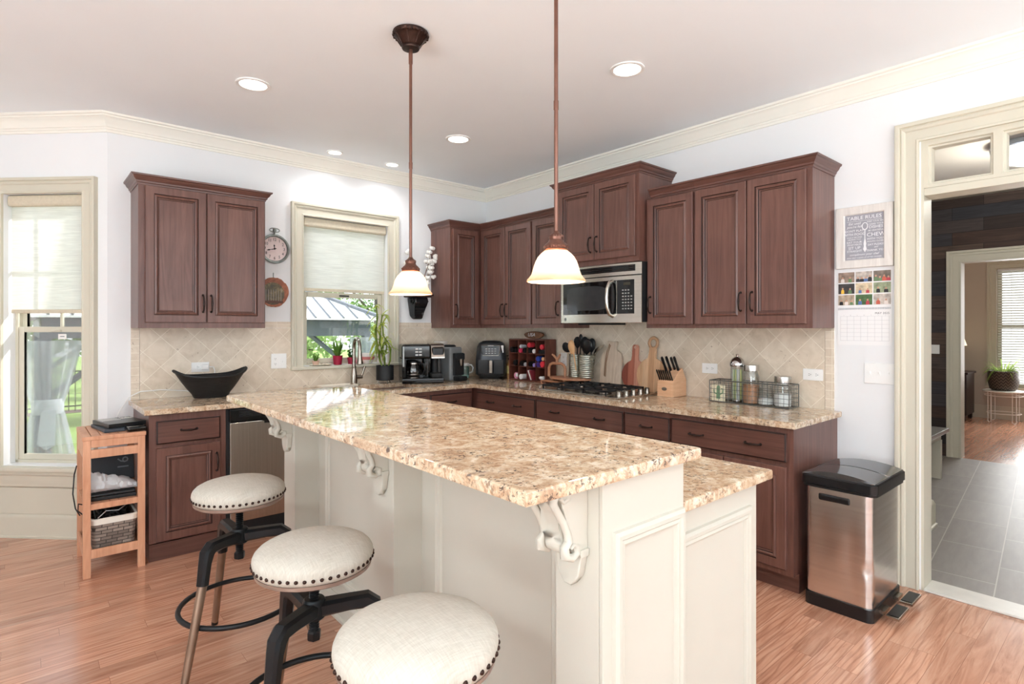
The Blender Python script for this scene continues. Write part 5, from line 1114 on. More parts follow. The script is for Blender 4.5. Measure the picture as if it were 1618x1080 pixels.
m = M(X); m.lathe([(.05, .056), (.062, .075), (.064, .11), (.055, .15), (.044, .17), (.044, .178)], (kx, ky, 0), 28, cap=False); cf = m.build('carafe', m_glass('smoked_glass', (.35, .34, .34), .12), t)
m = M(X); m.lathe([(.001, .178), (.047, .178), (.047, .192), (.03, .2), (.001, .2)], (kx, ky, 0), 24); m.build('carafe_lid', BLACK, cf)
m = M(X); m.tube([(kx + .04, ky - .03, .178), (kx + .085, ky - .055, .17), (kx + .095, ky - .06, .12), (kx + .075, ky - .045, .075)], .009, 8); m.build('carafe_handle', BLACK, cf)
m = M(X); m.lathe([(.063, .072), (.065, .076), (.063, .082)], (kx, ky, 0), 28, cap=False); m.build('carafe_band', STEEL, cf)
m = M(X); m.lathe([(.046, .166), (.047, .172), (.046, .178)], (kx, ky, 0), 28, cap=False); m.build('carafe_band', STEEL, cf)
m = M(X); m.lathe([(.06, .0505), (.06, .054), (.001, .0545)], (kx, ky, 0), 24); m.build('warming_plate', NICKEL, t)
# white canister behind the machines
t = thing('white_canister', 'white lidded canister partly hidden behind coffee maker and pod machine', 'canister', (-.60, -.07, ZC))
m = M(); m.lathe([(.045, ZC + .0005), (.05, ZC + .02), (.06, ZC + .30), (.062, ZC + .345), (.066, ZC + .35), (.066, ZC + .358), (.02, ZC + .362), (.001, ZC + .362)], (-.612, -.075, 0), 28); m.build('canister', plain('white_ceramic', (238, 232, 226), .25, 0, .03), t)
# pod coffee machine
t = thing('pod_coffee_machine', 'tall grey pod coffee machine with black front right of the coffee maker', 'coffee maker', (-.57, -.24, ZC))
X = T(-.602, -.255, ZC, 8); GY = plain('grey_machine_body', (128, 132, 134), .4, .1, .04)
m = M(X); m.box((-.085, -.06, .0005), (.075, .10, .31), .02, 4); m.build('body', GY, t)
m = M(X); m.lathe([(.06, .308), (.062, .318), (.05, .33), (.001, .333)], (-.0, .04, 0), 24); m.build('lid', BLACK, t)
m = M(X); m.box((-.05, -.085, .05), (.07, -.055, .255), .006); m.box((-.045, -.11, .19), (.06, -.06, .255), .012); m.build('front', BLACKM, t)
m = M(X); m.lathe([(.014, .14), (.018, .16), (.02, .2)], (.01, -.105, 0), 16); m.build('spout', NICKEL, t)
m = M(X); m.box((-.05, -.15, .0005), (.055, -.06, .045), .012); m.build('drip_tray', BLACKM, t)
m = M(X); m.box((.077, .0, .0005), (.10, .11, .20), .01); m.build('water_tank', m_glass('tinted_tank', (.42, .4, .38), .12), t)
# teal jar mug
t = thing('teal_jar_mug', 'teal glass jar mug with white handle left of the air fryer', 'mug', (-.40, -.165, ZC))
m = M(); m.lathe([(.04, ZC + .0006), (.047, ZC + .012), (.049, ZC + .10), (.042, ZC + .118), (.042, ZC + .122)], (-.40, -.165, 0), 24, cap=False); m.build('jar', m_glass('teal_glass', (.66, .9, .87), .1), t)
m = M(); m.lathe([(.001, ZC + .005), (.040, ZC + .005), (.0435, ZC + .013), (.0445, ZC + .030), (.001, ZC + .036)], (-.40, -.165, 0), 20); m.build('contents', plain('white_powder', (238, 240, 236), .9, 0, .04), t)
m = M(); m.lathe([(.044, ZC + .122), (.046, ZC + .124), (.046, ZC + .145), (.001, ZC + .148)], (-.40, -.165, 0), 24); m.build('lid', WHITEP, t)
m = M(); m.tube([(-.357, -.175, ZC + .128), (-.325, -.18, ZC + .128), (-.307, -.185, ZC + .10), (-.313, -.182, ZC + .06), (-.35, -.175, ZC + .05)], .008, 8); m.build('handle', WHITEP, t, smooth=80)
# air fryer in the corner
t = thing('air_fryer', 'dark grey rounded air fryer standing in the corner of the counter', 'air fryer', (-.187, -.318, ZC))
X = T(-.187, -.318, ZC, -41) @ Matrix.Scale(.93, 4)
def rbox(w, d, r, z, n=6):
    pts = []
    for cx_, cy_, a0 in ((w - r, d - r, 0), (-w + r, d - r, 90), (-w + r, -d + r, 180), (w - r, -d + r, 270)):
        for i in range(n + 1): a = R(a0 + 90 * i / n); pts.append((cx_ + r * cos(a), cy_ + r * sin(a), z))
    return pts
AFM = plain('charcoal_metal', (66, 68, 72), .34, .45, .05)
m = M(X); m.loft([rbox(.13, .13, .06, .025), rbox(.155, .155, .07, .05), rbox(.157, .157, .07, .20), rbox(.145, .145, .07, .33), rbox(.128, .128, .07, .365), rbox(.11, .11, .06, .378)]); m.build('body', AFM, t, smooth=60)
m = M(X); m.loft([rbox(.125, .125, .06, .0005), rbox(.13, .13, .06, .028)]); m.build('base', BLACK, t)
m = M(X); m.loft([rbox(.1, .1, .05, .3785), rbox(.09, .09, .045, .388), rbox(.05, .05, .03, .392)]); m.build('top_vent', BLACK, t)
fr = lambda z: -.157 if z < .2 else -.157 + .012 * (z - .2) / .13
m = M(X); m.loft([[(x, fr(z) - .004, z) for x, z in ((-.085, .245), (.085, .245), (.095, .345), (-.095, .345))], [(x, fr(z) + .03, z) for x, z in ((-.085, .245), (.085, .245), (.095, .345), (-.095, .345))]]); cp = m.build('control_panel', plain('dark_panel', (38, 40, 44), .2), t)
m = M(X); m.tube([(x, fr(z) - .005, z) for x, z in ((-.095, .345), (-.09, .27), (-.078, .243), (.078, .243), (.09, .27), (.095, .345))], .0035, 6, True); m.build('chrome_trim', NICKEL, cp)
m = M(X)
for r_ in range(3):
    for c_ in range(4): m.box((-.055 + c_ * .03, fr(.3) - .0085 + r_ * -.0012, .262 + r_ * .022), (-.035 + c_ * .03, fr(.3) - .002, .27 + r_ * .022))
m.box((-.03, fr(.33) - .008, .338), (.03, fr(.33) + .002, .345)); m.build('panel_print', plain('light_print', (176, 178, 178), .5, 0, 0), cp, smooth=0)
m = M(X); m.box((-.13, -.162, .055), (-.02, -.15, .20), .008); m.box((.025, -.162, .055), (.13, -.15, .20), .008); m.build('drawer_front', BLACK, t)
m = M(X); m.box((-.015, -.215, .06), (.018, -.155, .20), .012, 3); hd = m.build('handle', AFM, t)
m = M(X); m.box((-.012, -.218, .07), (.015, -.2145, .195), .001); m.build('handle_plate', NICKEL, hd)
m = M(X); m.box((.105, -.138, .27), (.13, -.125, .345), .003); m.build('sticker', WHITEP, t)
# small bottle behind
t = thing('condiment_bottle', 'small yellow-labelled bottle with black pump between air fryer and wooden cubby', 'bottle', (-.09, -.475, ZC))
m = M(); m.lathe([(.024, ZC + .0005), (.026, ZC + .01), (.026, ZC + .13), (.012, ZC + .165), (.012, ZC + .18)], (-.09, -.475, 0), 18); b_ = m.build('bottle', plain('amber_liquid', (196, 150, 96), .2, 0, .1), t)
m = M(); m.lathe([(.0266, ZC + .05), (.0266, ZC + .125)], (-.09, -.475, 0), 18, cap=False); m.build('label', plain('cream_yellow_label', (232, 218, 150), .6, 0, .15, 60), b_)
m = M(); m.cyl((-.09, -.475, ZC + .18), .014, .02, 14); m.tube([(-.09, -.475, ZC + .2), (-.09, -.475, ZC + .225), (-.125, -.48, ZC + .222)], .006, 8); m.build('pump', BLACK, t)

# ------------------------------------------------------------------ wooden cubby with little bottles (right wall)
CUW = wood('red_brown_cubby', (74, 38, 30), (118, 68, 54), (14, 14, 3), .4)
U0, U1, V0, V1, Z0, Z1 = .547, 1.041, .03, .16, ZC, 1.30
t = thing('cubby_shelf', 'red-brown wooden cubby shelf of twelve compartments against the backsplash', 'shelf', tuple(FB @ Vector((.794, .09, ZC))))
m = M(FB); w_ = .012
m.box((U0, V0, Z0 + .0005), (U1, V0 + .008, Z1 - .001)); m.build('back', CUW, t)
m = M(FB); m.box((U0, V0 + .008, Z0 + .0005), (U0 + w_, V1, Z1), .003); m.box((U1 - w_, V0 + .008, Z0 + .0005), (U1, V1, Z1), .003); m.box((U0 + w_, V0 + .008, Z0 + .0005), (U1 - w_, V1, Z0 + w_)); m.box((U0 + w_, V0 + .008, Z1 - w_), (U1 - w_, V1, Z1)); m.build('case', CUW, t)
cw_ = (U1 - U0 - 2 * w_) / 4; chh = (Z1 - Z0 - 2 * w_) / 3
m = M(FB)
for i in range(1, 4): m.box((U0 + w_ + i * cw_ - .003, V0 + .009, Z0 + w_), (U0 + w_ + i * cw_ + .003, V1 - .004, Z1 - w_))
for j in range(1, 3): m.box((U0 + w_, V0 + .009, Z0 + w_ + j * chh - .003), (U1 - w_, V1 - .004, Z0 + w_ + j * chh + .003))
m.build('dividers', CUW, t, smooth=0)
pl = thing('name_plaque', 'small oval wooden plaque with white letters on top of the cubby shelf', 'plaque', tuple(FB @ Vector((.825, .10, Z1))))
m = M(FB); m.prism([(.825 + .125 * cos(R(a)) * (1 + .05 * sin(R(3 * a))), 1.3355 + .034 * sin(R(a))) for a in range(0, 360, 12)], .085, .105, 'xz', .003); m.build('board', wood('walnut_slice', (84, 56, 40), (140, 98, 72), (3, 30, 30), .5), pl)
text('lettering', 'USA', .045, frame(FB @ Vector((.80, .106, 1.337)), (0, -1, 0), (0, 0, 1)), SW, pl, shear=.25, sx=1.2)
ZR = [Z0 + w_ + .0035 + chh * (2 - r) for r in range(3)]; ZR[2] = Z0 + w_ + .0005
UC = [U0 + w_ + cw_ * c for c in range(4)]
rown = ['top row', 'middle row', 'bottom row']; coln = ['leftmost', 'second', 'third', 'rightmost']
def capb(r, c, du, dz, rad, rgb, cname, what='bottle', extra='', ln=.10):
    u = UC[c] + du; z = ZR[r] + dz
    t = thing('bottle', f'{cname}-capped bottle{extra}, {coln[c]} compartment of the cubby {rown[r]}', 'bottle', tuple(FB @ Vector((u, .11, z - rad))), 'bottles in the cubby shelf')
    m = M(FB); m.lathe([(rad * .9, V0 + .012), (rad * .95, V0 + .05), (rad * .6, V0 + .075)], (u, 0, z), 16, 'y'); m.build('glass', m_glass('bottle_glass', (.7, .66, .66), .15), t)
    m = M(FB); m.lathe([(rad * .9, V0 + .07), (rad, V0 + .075), (rad, V1 - .012 + ln * .05), (rad * .9, V1 - .007 + ln * .05), (rad * .55, V1 - .008 + ln * .05), (.0005, V1 - .008 + ln * .05)], (u, 0, z), 20, 'y'); m.build('cap', plain('cap_' + cname.replace(' ', '_'), rgb, .3, 0, .04), t)
BK = (22, 20, 22); RD = (206, 54, 66); PK = (204, 60, 92)
capb(0, 0, .024, .027, .027, BK, 'black', extra=' poking out at left'); capb(0, 0, .082, .022, .022, BK, 'black', extra=' at right')
capb(0, 1, .035, .060, .018, (186, 184, 188), 'silver', extra=' on top of the pink one'); capb(0, 1, .027, .021, .021, PK, 'pink'); capb(0, 1, .083, .024, .024, BK, 'black')
capb(0, 2, .030, .075, .024, RD, 'red', extra=' resting on top'); capb(0, 2, .045, .027, .027, BK, 'black'); capb(0, 2, .092, .02, .02, (226, 222, 222), 'white')
capb(0, 3, .075, .060, .024, RD, 'red', extra=' on a black box')
t = thing('black_box', 'small black box under the red-capped bottle in the rightmost top compartment', 'box', tuple(FB @ Vector((UC[3] + .06, .1, ZR[0]))))
m = M(FB); m.box((UC[3] + .03, V0 + .012, ZR[0]), (UC[3] + .108, V1 - .01, ZR[0] + .034), .002); m.build('box', BLACK, t)
capb(1, 0, .07, .027, .027, BK, 'black'); capb(1, 1, .045, .025, .025, BK, 'black'); capb(1, 1, .094, .018, .018, (186, 184, 188), 'silver'); capb(1, 2, .045, .024, .024, BK, 'black')
capb(1, 2, .094, .017, .017, (150, 132, 200), 'lavender'); capb(1, 3, .028, .075, .026, (40, 60, 140), 'blue', extra=' resting on top'); capb(1, 3, .083, .028, .028, RD, 'red'); capb(1, 3, .030, .024, .024, (72, 50, 120), 'purple'); capb(1, 3, .092, .076, .017, (214, 160, 120), 'peach', extra=' resting on top')
t = thing('ribbon_reel', 'pink and white ribbon reel in the leftmost compartment of the bottom row', 'ribbon', tuple(FB @ Vector((UC[0] + .07, .11, ZR[2]))))
m = M(FB); m.lathe([(.03, V0 + .06), (.03, V1 - .02)], (UC[0] + .07, 0, ZR[2] + .030), 20, 'y'); m.build('reel', plain('pink_ribbon', (226, 150, 178), .6, 0, .15), t)
m = M(FB); m.lathe([(.017, V1 - .0195), (.017, V1 - .014), (.008, V1 - .0135)], (UC[0] + .085, 0, ZR[2] + .036), 18, 'y'); m.build('core', WHITEP, t)
t = thing('paper_roll', 'small white paper roll in the second compartment of the bottom row', 'roll', tuple(FB @ Vector((UC[1] + .03, .11, ZR[2]))))
m = M(FB); m.lathe([(.023, V0 + .03), (.024, V1 - .006)], (UC[1] + .032, 0, ZR[2] + .0245), 20, 'y'); m.build('roll', PAP, t)
for i, (nm, rgb) in enumerate((('maroon', (104, 34, 46)), ('white', (232, 226, 222)), ('burgundy', (128, 44, 56)))):
    t = thing('booklet', f'{nm} little booklet leaning in the third compartment of the bottom row', 'book', tuple(FB @ Vector((UC[2] + .02 + i * .018, .1, ZR[2]))), 'booklets in the cubby')
    m = M(FB @ T(UC[2] + .052 + i * .019, 0, ZR[2] + .008) @ Matrix.Rotation(R(-25), 4, 'Y')); m.box((-.016, V0 + .012, 0), (-.002, V1 + .004, .095), .002); m.build('cover', plain('booklet_' + nm, rgb, .5, 0, .08), t)
t = thing('tissue_bundle', 'crumpled white tissue in the rightmost compartment of the bottom row', 'tissue', tuple(FB @ Vector((UC[3] + .06, .1, ZR[2]))))
rs = random.Random(14); m = M(FB)
for i in range(9): m.ball((UC[3] + .025 + .065 * rs.random(), V0 + .05 + .06 * rs.random(), ZR[2] + .02 + .01 * rs.random()), rs.uniform(.012, .018), (1, 1, .9), 8, 6)
m.build('tissue', PAP, t, smooth=20)

# antler-handled wooden tray with two tins
TW = wood('mango_wood', (150, 100, 72), (196, 142, 108), (4, 40, 40), .5)
t = thing('wooden_tray', 'footed oval wooden tray with an antler-shaped arch handle left of the cooktop', 'tray', tuple(FB @ Vector((1.28, .19, ZC))))
m = M(FB); m.prism([(1.335 + .215 * cos(R(a)), .165 + .115 * sin(R(a))) for a in range(0, 360, 10)], .972, .988, 'xy', .004); m.build('board', TW, t)
for u, v in ((1.19, .22), (1.345, .24), (1.19, .11), (1.345, .10)):
    m = M(FB); m.lathe([(.009, ZC + .0005), (.011, .95), (.014, .9725)], (u, v, 0), 10) if u < 1.36 else None; m.build('foot', TW, t)
m = M(FB); m.tube([(1.125, .2, .985), (1.125, .2, 1.06), (1.14, .2, 1.088), (1.17, .2, 1.10), (1.27, .2, 1.10), (1.30, .2, 1.088), (1.315, .2, 1.06), (1.315, .2, .985)], .012, 10); m.build('arch_handle', TW, t, smooth=80)
m = M(FB); m.tube([(1.22, .2, 1.10), (1.22, .2, 1.135), (1.20, .2, 1.155), (1.165, .2, 1.175)], [.012, .011, .011, .008], 8); m.tube([(1.222, .2, 1.13), (1.245, .2, 1.155), (1.258, .2, 1.178)], [.011, .010, .008], 8); m.build('antler', TW, t, smooth=80)
m = M(FB); m.box((1.09, .10, .945), (1.30, .26, .955), .003); m.tube([(1.10, .27, .9505), (1.115, .28, .93), (1.125, .27, ZC + .008)], .006, 6); m.tube([(1.11, .26, .95), (1.30, .26, .95)], .007, 6); m.build('lower_shelf', TW, t)
TIN = m_steel('galvanised_tin', (178, 180, 168), .34, (20, 20, 60))
def tin(u, v, r, label):
    t = thing('utensil_tin', label, 'tin', tuple(FB @ Vector((u, v, .9885))), 'utensil tins')
    pr = [(r * .97, .9885)]
    for i in range(12): pr += [(r, .993 + i * .0155), (r, 1.001 + i * .0155), (r * .955, 1.0045 + i * .0155)]
    pr += [(r, 1.178), (r * 1.02, 1.181), (r * .96, 1.181), (r * .94, 1.0), (.001, .995)]; m = M(FB); m.lathe(pr, (u, v, 0), 28); m.build('tin', TIN, t)
tin(1.352, .115, .054, 'ribbed galvanised tin holding black spoons and wooden spoons, left one'); tin(1.476, .115, .060, 'ribbed galvanised tin holding a spatula and black ladle, right one')
def utensil(label, base, top, head, mat, hw, hl, flat=.25, name='cooking_spoon', slot=False):
    hw *= 1.25; hl *= 1.3
    t = thing(name, label, 'utensil', tuple(FB @ Vector(base)), 'utensils in the tins')
    b, e = Vector(base), Vector(top); d = (e - b).normalized()
    m = M(FB); m.tube([b, b.lerp(e, .5), e], [.006, .0055, .005], 8); m.build('handle', mat, t)
    m = M(FB); h = Vector(head); rings = []; sd = Vector((1, 0, 0)); sd = (sd - h.normalized() * sd.dot(h.normalized())).normalized(); nn = h.normalized().cross(sd)
    for q, ww in ((-.02, .15), (.1, .45), (.3, .85), (.55, 1), (.8, .85), (.95, .5), (1, .12)):
        c = e + h.normalized() * hl * q; rings.append([c + sd * (hw * ww * cos(2 * pi * i / 14)) + nn * (hw * flat * ww * sin(2 * pi * i / 14)) for i in range(14)])
    m.loft(rings); m.build('head', mat, t, smooth=80); return t
WS = plain('beech_wood', (222, 176, 128), .6, 0, .08, 12)
utensil('black ladle leaning far left in the left tin', (1.345, .115, 1.0), (1.315, .13, 1.21), (-.8, .1, .45), BLACKM, .036, .075, .45, 'ladle')
utensil('black cooking spoon standing behind the wooden spoons in the left tin', (1.34, .09, 1.0), (1.345, .08, 1.23), (0, .0, 1), BLACKM, .034, .075)
utensil('upright wooden spoon in the left tin', (1.355, .13, 1.0), (1.355, .165, 1.19), (.02, .05, 1), WS, .031, .085)
utensil('wooden spoon leaning to the right across the left tin', (1.385, .13, 1.0), (1.405, .19, 1.185), (-.35, .05, .9), WS, .026, .085)
utensil('black-handled turner standing tallest between the tins', (1.375, .10, 1.0), (1.40, .10, 1.26), (0, 0, 1), BLACK, .018, .07, .4, 'turner')
utensil('black slotted spoon leaning left in the right tin', (1.46, .10, 1.0), (1.445, .11, 1.20), (.1, 0, 1), BLACKM, .034, .10)
utensil('wide black spatula in the right tin', (1.48, .12, 1.0), (1.49, .13, 1.185), (.08, .0, 1), BLACK, .044, .10, .18, 'spatula')
utensil('black pasta fork behind the spatula in the right tin', (1.50, .10, 1.0), (1.515, .10, 1.20), (.1, 0, 1), BLACKM, .032, .09, .4, 'pasta_fork')
t = thing('cleaver', 'grey steel blade slanting out at the right of the right tin', 'utensil', tuple(FB @ Vector((1.49, .08, 1.0))), 'utensils in the tins')
m = M(FB); m.prism([(1.50, 1.03), (1.53, 1.19), (1.545, 1.225), (1.60, 1.262), (1.64, 1.266), (1.615, 1.24), (1.57, 1.205), (1.55, 1.18), (1.515, 1.03)], .084, .087, 'xz'); m.build('blade', NICKEL, t, smooth=0)

# cutting boards leaning on the backsplash
def board(label, X, polys, mat, holes=None, th=.016):
    t = thing('cutting_board', label, 'cutting board', tuple(X @ Vector((0, .01, 0))), 'cutting boards on the backsplash')
    m = M(X); m.prism(polys, .0, th, 'xz', .003); m.build('board', mat, t, smooth=30); return t
def m_strip(name, cols, width):
    z = NT(name); v = z.coord(); sep = z.n('ShaderNodeSeparateXYZ'); z.l(v, sep.inputs[0]); q = z.math('ADD', z.math('MULTIPLY', sep.outputs[1], 1.0 / width), .5)
    c = z.ramp(q, [(i / len(cols), lin(cc)) for i, cc in enumerate(cols)], 'CONSTANT'); g = z.noise(z.mapping(v, (40, 40, 3)), 1, 4, .6, 1)
    z.l(z.mix(1.0, c, z.ramp(g, [(.3, (.78, .78, .78)), (.7, (1.12, 1.12, 1.12))]), 'MULTIPLY'), z.p.inputs['Base Color']); z.p.inputs['Roughness'].default_value = .5; return z.m
def lean(u, v, tilt): return FB @ T(u, v, ZC + .001) @ Matrix.Rotation(R(tilt), 4, 'X')
shoulder = [(-.108, 0), (.108, 0), (.106, .24), (.102, .266), (.09, .285), (.07, .298), (.05, .306), (.044, .32), (.046, .345), (.055, .368), (.05, .376), (.0, .372), (-.04, .378), (-.046, .372), (-.036, .345), (-.036, .32), (-.044, .306), (-.066, .297), (-.088, .284), (-.102, .264), (-.108, .24)]
t = board('weathered pale rectangular cutting board with thong, left of the round boards', lean(1.675, .042, 4), shoulder, wood('weathered_board', (172, 150, 130), (222, 206, 186), (30, 30, 2.5), .75))
X = lean(1.675, .042, 4); m = M(X); m.tube([(-.02, .018, .355), (-.045, .02, .29), (-.055, .021, .2), (-.06, .021, .10), (-.05, .021, .09), (-.045, .021, .2), (-.03, .02, .29), (-.012, .018, .345)], .004, 6); m.build('leather_thong', plain('tan_leather', (150, 120, 96), .8), t)
def round_board(r, cz_, hw, htop, ring=False, off=0):
    a0 = math.degrees(math.asin(hw / r)); pts = [(r * sin(R(a)), cz_ + r * cos(R(a))) for a in [a0 + (360 - 2 * a0) * i / 60 for i in range(61)]]
    return pts
rb_ = round_board(.118, .118, .030, 0); neck = [(-.024, .265), (-.024, .31), (-.028, .325), (-.026, .345), (-.014, .356), (.014, .356), (.026, .345), (.028, .325), (.024, .31), (.024, .265)]
t = board('reddish round cutting board with short handle, middle of the three', lean(1.905, .040, 4), rb_ + neck, m_strip('striped_red_board', [(150, 84, 66), (206, 146, 122), (176, 104, 82), (140, 70, 54)], .236))
X = lean(1.905, .040, 4); m = M(X); m.lathe([(.009, .0165), (.009, .0175), (.0055, .0175)], (0, 0, .335), 16, 'y', cap=False); m.build('hole_ring', plain('leather_hole', (226, 200, 180), .7), t)
r3 = .130; rb_ = round_board(r3, r3, .034, 0); hz = .385; rg = .050
arcp = [(rg * sin(R(a)), hz + rg * cos(R(a))) for a in range(-140, 141, 20)]
t = thing('cutting_board', 'pale round cutting board with ring handle beside the knife block', 'cutting board', tuple(lean(2.075, .060, 4) @ Vector((0, .01, 0))), 'cutting boards on the backsplash')
X = lean(2.075, .060, 4); m = M(X); m.prism(rb_ + [(-.030, .28), (-.024, .30), (-.026, .335), (.032, .335), (.030, .30), (.034, .28)], 0, .018, 'xz', .003); m.build('board', m_strip('striped_pale_board', [(190, 146, 108), (216, 176, 138), (200, 156, 118), (222, 184, 146), (206, 164, 126)], .26), t, smooth=30)
m = M(X); m.tube([(.004 + .036 * cos(R(a)), .009, .372 + .040 * sin(R(a))) for a in range(0, 360, 15)], .0125, 10, True, .7); m.build('ring_handle', wood('pale_handle', (178, 136, 102), (206, 164, 128), (20, 20, 20), .5), t, smooth=80)

# knife block
t = thing('knife_block', 'light wooden knife block with oval badge right of the round cutting boards', 'knife block', tuple(FB @ Vector((2.285, .1, ZC))))
KB = wood('maple_block', (214, 164, 124), (236, 194, 158), (5, 5, 40), .45)
XK = FB @ T(2.285, .115, ZC + .0005, 0)
m = M(XK); m.prism([(.085, 0), (.085, .105), (.02, .165), (-.035, .20), (-.088, .115), (-.088, 0)], -.064, .064, 'yz', .003); m.build('block', KB, t, smooth=20)
m = M(XK); m.cyl((-.012, .0845, .055), .001, .001, 8, 'y'); m.loft([[(-.005 + .021 * cos(R(a)), .0851 + q, .055 + .0125 * sin(R(a))) for a in range(0, 360, 15)] for q in (0, .0012)]); m.build('badge', NICKEL, t)
def knife(label, u, y, z, L, rad, group):
    t = thing('kitchen_knife', label, 'knife', tuple(XK @ Vector((u, y, z))), group); d = Vector((-.02, .52, .85)).normalized() if False else Vector((0, .42, .90)).normalized()
    d = Vector((0, .50, .866)); p = Vector((u, y, z)) - d * .01
    m = M(XK); m.tube([p, p + d * L * .15, p + d * L * .5, p + d * L * .85, p + d * L], [rad * .9, rad, rad * .85, rad * 1.05, rad * .8], 8, flat=.75); m.build('handle', BLACK, t)
    m = M(XK); m.tube([p - d * .004, p + d * .004], rad * 1.05, 8, flat=.8); m.build('bolster', NICKEL, t)
nth = ['leftmost', 'second from left', 'third from left', 'fourth from left', 'fifth from left', 'sixth from left', 'rightmost']
for i in range(7): knife(f'black-handled steak knife in the lower row of the block, {nth[i]}', -.052 + i * .0173, .072, .122, .088, .0068, 'steak knives in the block')
for u, y, z, L, s_ in ((-.045, .0, .178, .125, 'large black-handled knife at the upper left of the block'), (-.012, -.005, .182, .125, 'large black-handled knife second in the upper row of the block'), (.012, -.02, .19, .11, 'large black-handled knife third in the upper row of the block'), (.046, -.012, .187, .12, 'large black-handled knife at the upper right of the block')):
    knife(s_, u, y, z, L, .0115, 'large knives in the block')

# wire basket with jars
t = thing('wire_basket', 'long grey wire basket holding glass jars at the right end of the counter', 'basket', tuple(FB @ Vector((2.87, .105, ZC))))
GW = plain('galvanised_wire', (112, 112, 108), .4, .6, .1); a0, a1, b0, b1, c0, c1 = 2.612, 3.128, .035, .17, ZC + .003, 1.055
m = M(FB)
for z in (c0, c1): m.tube([(a0, b0, z), (a1, b0, z), (a1, b1, z), (a0, b1, z)], .0038, 6, True)
for u, v in ((a0, b0), (a1, b0), (a1, b1), (a0, b1)): m.tube([(u, v, c0), (u, v, c1)], .0034, 6)
m.build('rim', GW, t)
m = M(FB)
for i in range(1, 16):
    u = a0 + (a1 - a0) * i / 16
    for v in (b0, b1): m.tube([(u, v, c0), (u, v, c1)], .0014, 4)
    m.tube([(u, b0, c0 - .001), (u, b1, c0 - .001)], .0014, 4)
for j in range(1, 5):
    z = c0 + (c1 - c0) * j / 5
    m.tube([(a0, b0, z), (a1, b0, z), (a1, b1, z), (a0, b1, z)], .0014, 4, True)
    v = b0 + (b1 - b0) * j / 5
    for u in (a0, a1): m.tube([(u, v, c0), (u, v, c1)], .0014, 4)
m.build('mesh', GW, t)
LIDM = m_steel('jar_lid_steel', (186, 182, 176), .22, (60, 60, 2))
def jar(u, r, h, fill, fmat, label, lid=True, v=.103):
    t = thing('glass_jar', label, 'jar', tuple(FB @ Vector((u, v, ZC + .006))), 'glass jars in the wire basket'); z = ZC + .006
    m = M(FB); m.lathe([(r * .9, z), (r, z + .008), (r, z + h * .84), (r * .84, z + h * .92), (r * .84, z + h)], (u, v, 0), 28, cap=False); m.build('glass', JARG, t)
    m = M(FB); m.lathe([(.001, z + .003), (r * .9, z + .003), (r * .955, z + .01), (r * .955, z + fill), (r * .6, z + fill + .006), (.001, z + fill + .002)], (u, v, 0), 24); m.build('contents', fmat, t)
    if lid:
        m = M(FB); m.lathe([(r * .9, z + h), (r * .98, z + h + .002), (r * .98, z + h + .036), (r * .94, z + h + .039), (.001, z + h + .039)], (u, v, 0), 28); m.build('lid', LIDM, t)
    else:
        m = M(FB); m.lathe([(r * .86, z + h), (r * .86, z + h + .012), (r * .2, z + h + .018), (.012, z + h + .02), (.014, z + h + .034), (.001, z + h + .038)], (u, v, 0), 24); m.build('glass_lid', JARG, t)
jar(2.862, .049, .205, .112, plain('brown_grains', (196, 146, 110), .9, 0, .3, 200), 'tall glass jar of light brown sugar with steel lid in the wire basket')
SUG = plain('white_sugar', (240, 240, 238), .9, 0, .03, 200)
jar(2.957, .046, .105, .034, SUG, 'low glass-stoppered jar with a little white sugar between the steel-lidded jars', False)
jar(3.062, .050, .145, .075, SUG, 'steel-lidded glass jar half full of white flour, rightmost in the wire basket')
t = thing('straw_dispenser', 'tall glass straw dispenser with chrome dome at the left end of the basket', 'dispenser', tuple(FB @ Vector((2.762, .09, ZC + .006))))
su, sv, z = 2.762, .088, ZC + .006
m = M(FB); m.lathe([(.04, z), (.042, z + .006), (.042, z + .235)], (su, sv, 0), 28, cap=False); m.build('glass', JARG, t)
m = M(FB); m.lathe([(.046, z + .228), (.048, z + .236), (.047, z + .25), (.038, z + .274), (.022, z + .288), (.008, z + .293), (.008, z + .3), (.01, z + .308), (.001, z + .312)], (su, sv, 0), 28); m.build('dome_lid', plain('chrome', (190, 190, 192), .1, 1, 0), t)
rs = random.Random(3); scol = [(214, 214, 150), (170, 190, 214), (226, 226, 220), (190, 206, 160)]
m = M(FB); m.lathe([(.001, z + .001), (.038, z + .001), (.038, z + .012), (.001, z + .012)], (su, sv, 0), 20); m.build('foot', plain('chrome', (190, 190, 192), .1, 1, 0), t)
for j in range(4):
    m = M(FB)
    for i in range(7):
        a = rs.uniform(0, 6.28); r_ = .03 * math.sqrt(rs.random()); m.cyl((su + r_ * cos(a), sv + r_ * sin(a), z + .013), .003, .195, 6)
    o = m.build('straws', plain('straw_%d' % j, scol[j], .4, 0, 0), t); o['kind'] = 'stuff'
t = thing('cactus_card', 'cream card with a green cactus picture in the left front of the wire basket', 'card', tuple(FB @ Vector((2.665, .16, ZC + .006))))
m = M(FB); m.box((2.622, .157, ZC + .006), (2.715, .161, 1.03)); m.build('card', plain('cream_card', (236, 228, 200), .8, 0, .04), t)
m = M(FB); cg = []
m.prism([(2.655, .935), (2.682, .935), (2.680, 1.0), (2.682, 1.012), (2.676, 1.022), (2.664, 1.022), (2.658, 1.012), (2.658, 1.0)], .161, .1622, 'xz'); m.tube([(2.657, .1615, .968), (2.640, .1615, .972), (2.638, .1615, .995)], .0045, 6); m.tube([(2.680, .1615, .965), (2.699, .1615, .975), (2.702, .1615, 1.0), (2.69, .1615, 1.002)], .004, 6); m.build('cactus_picture', plain('sage_green_paint', (122, 156, 118), .7, 0, .15, 60), t)

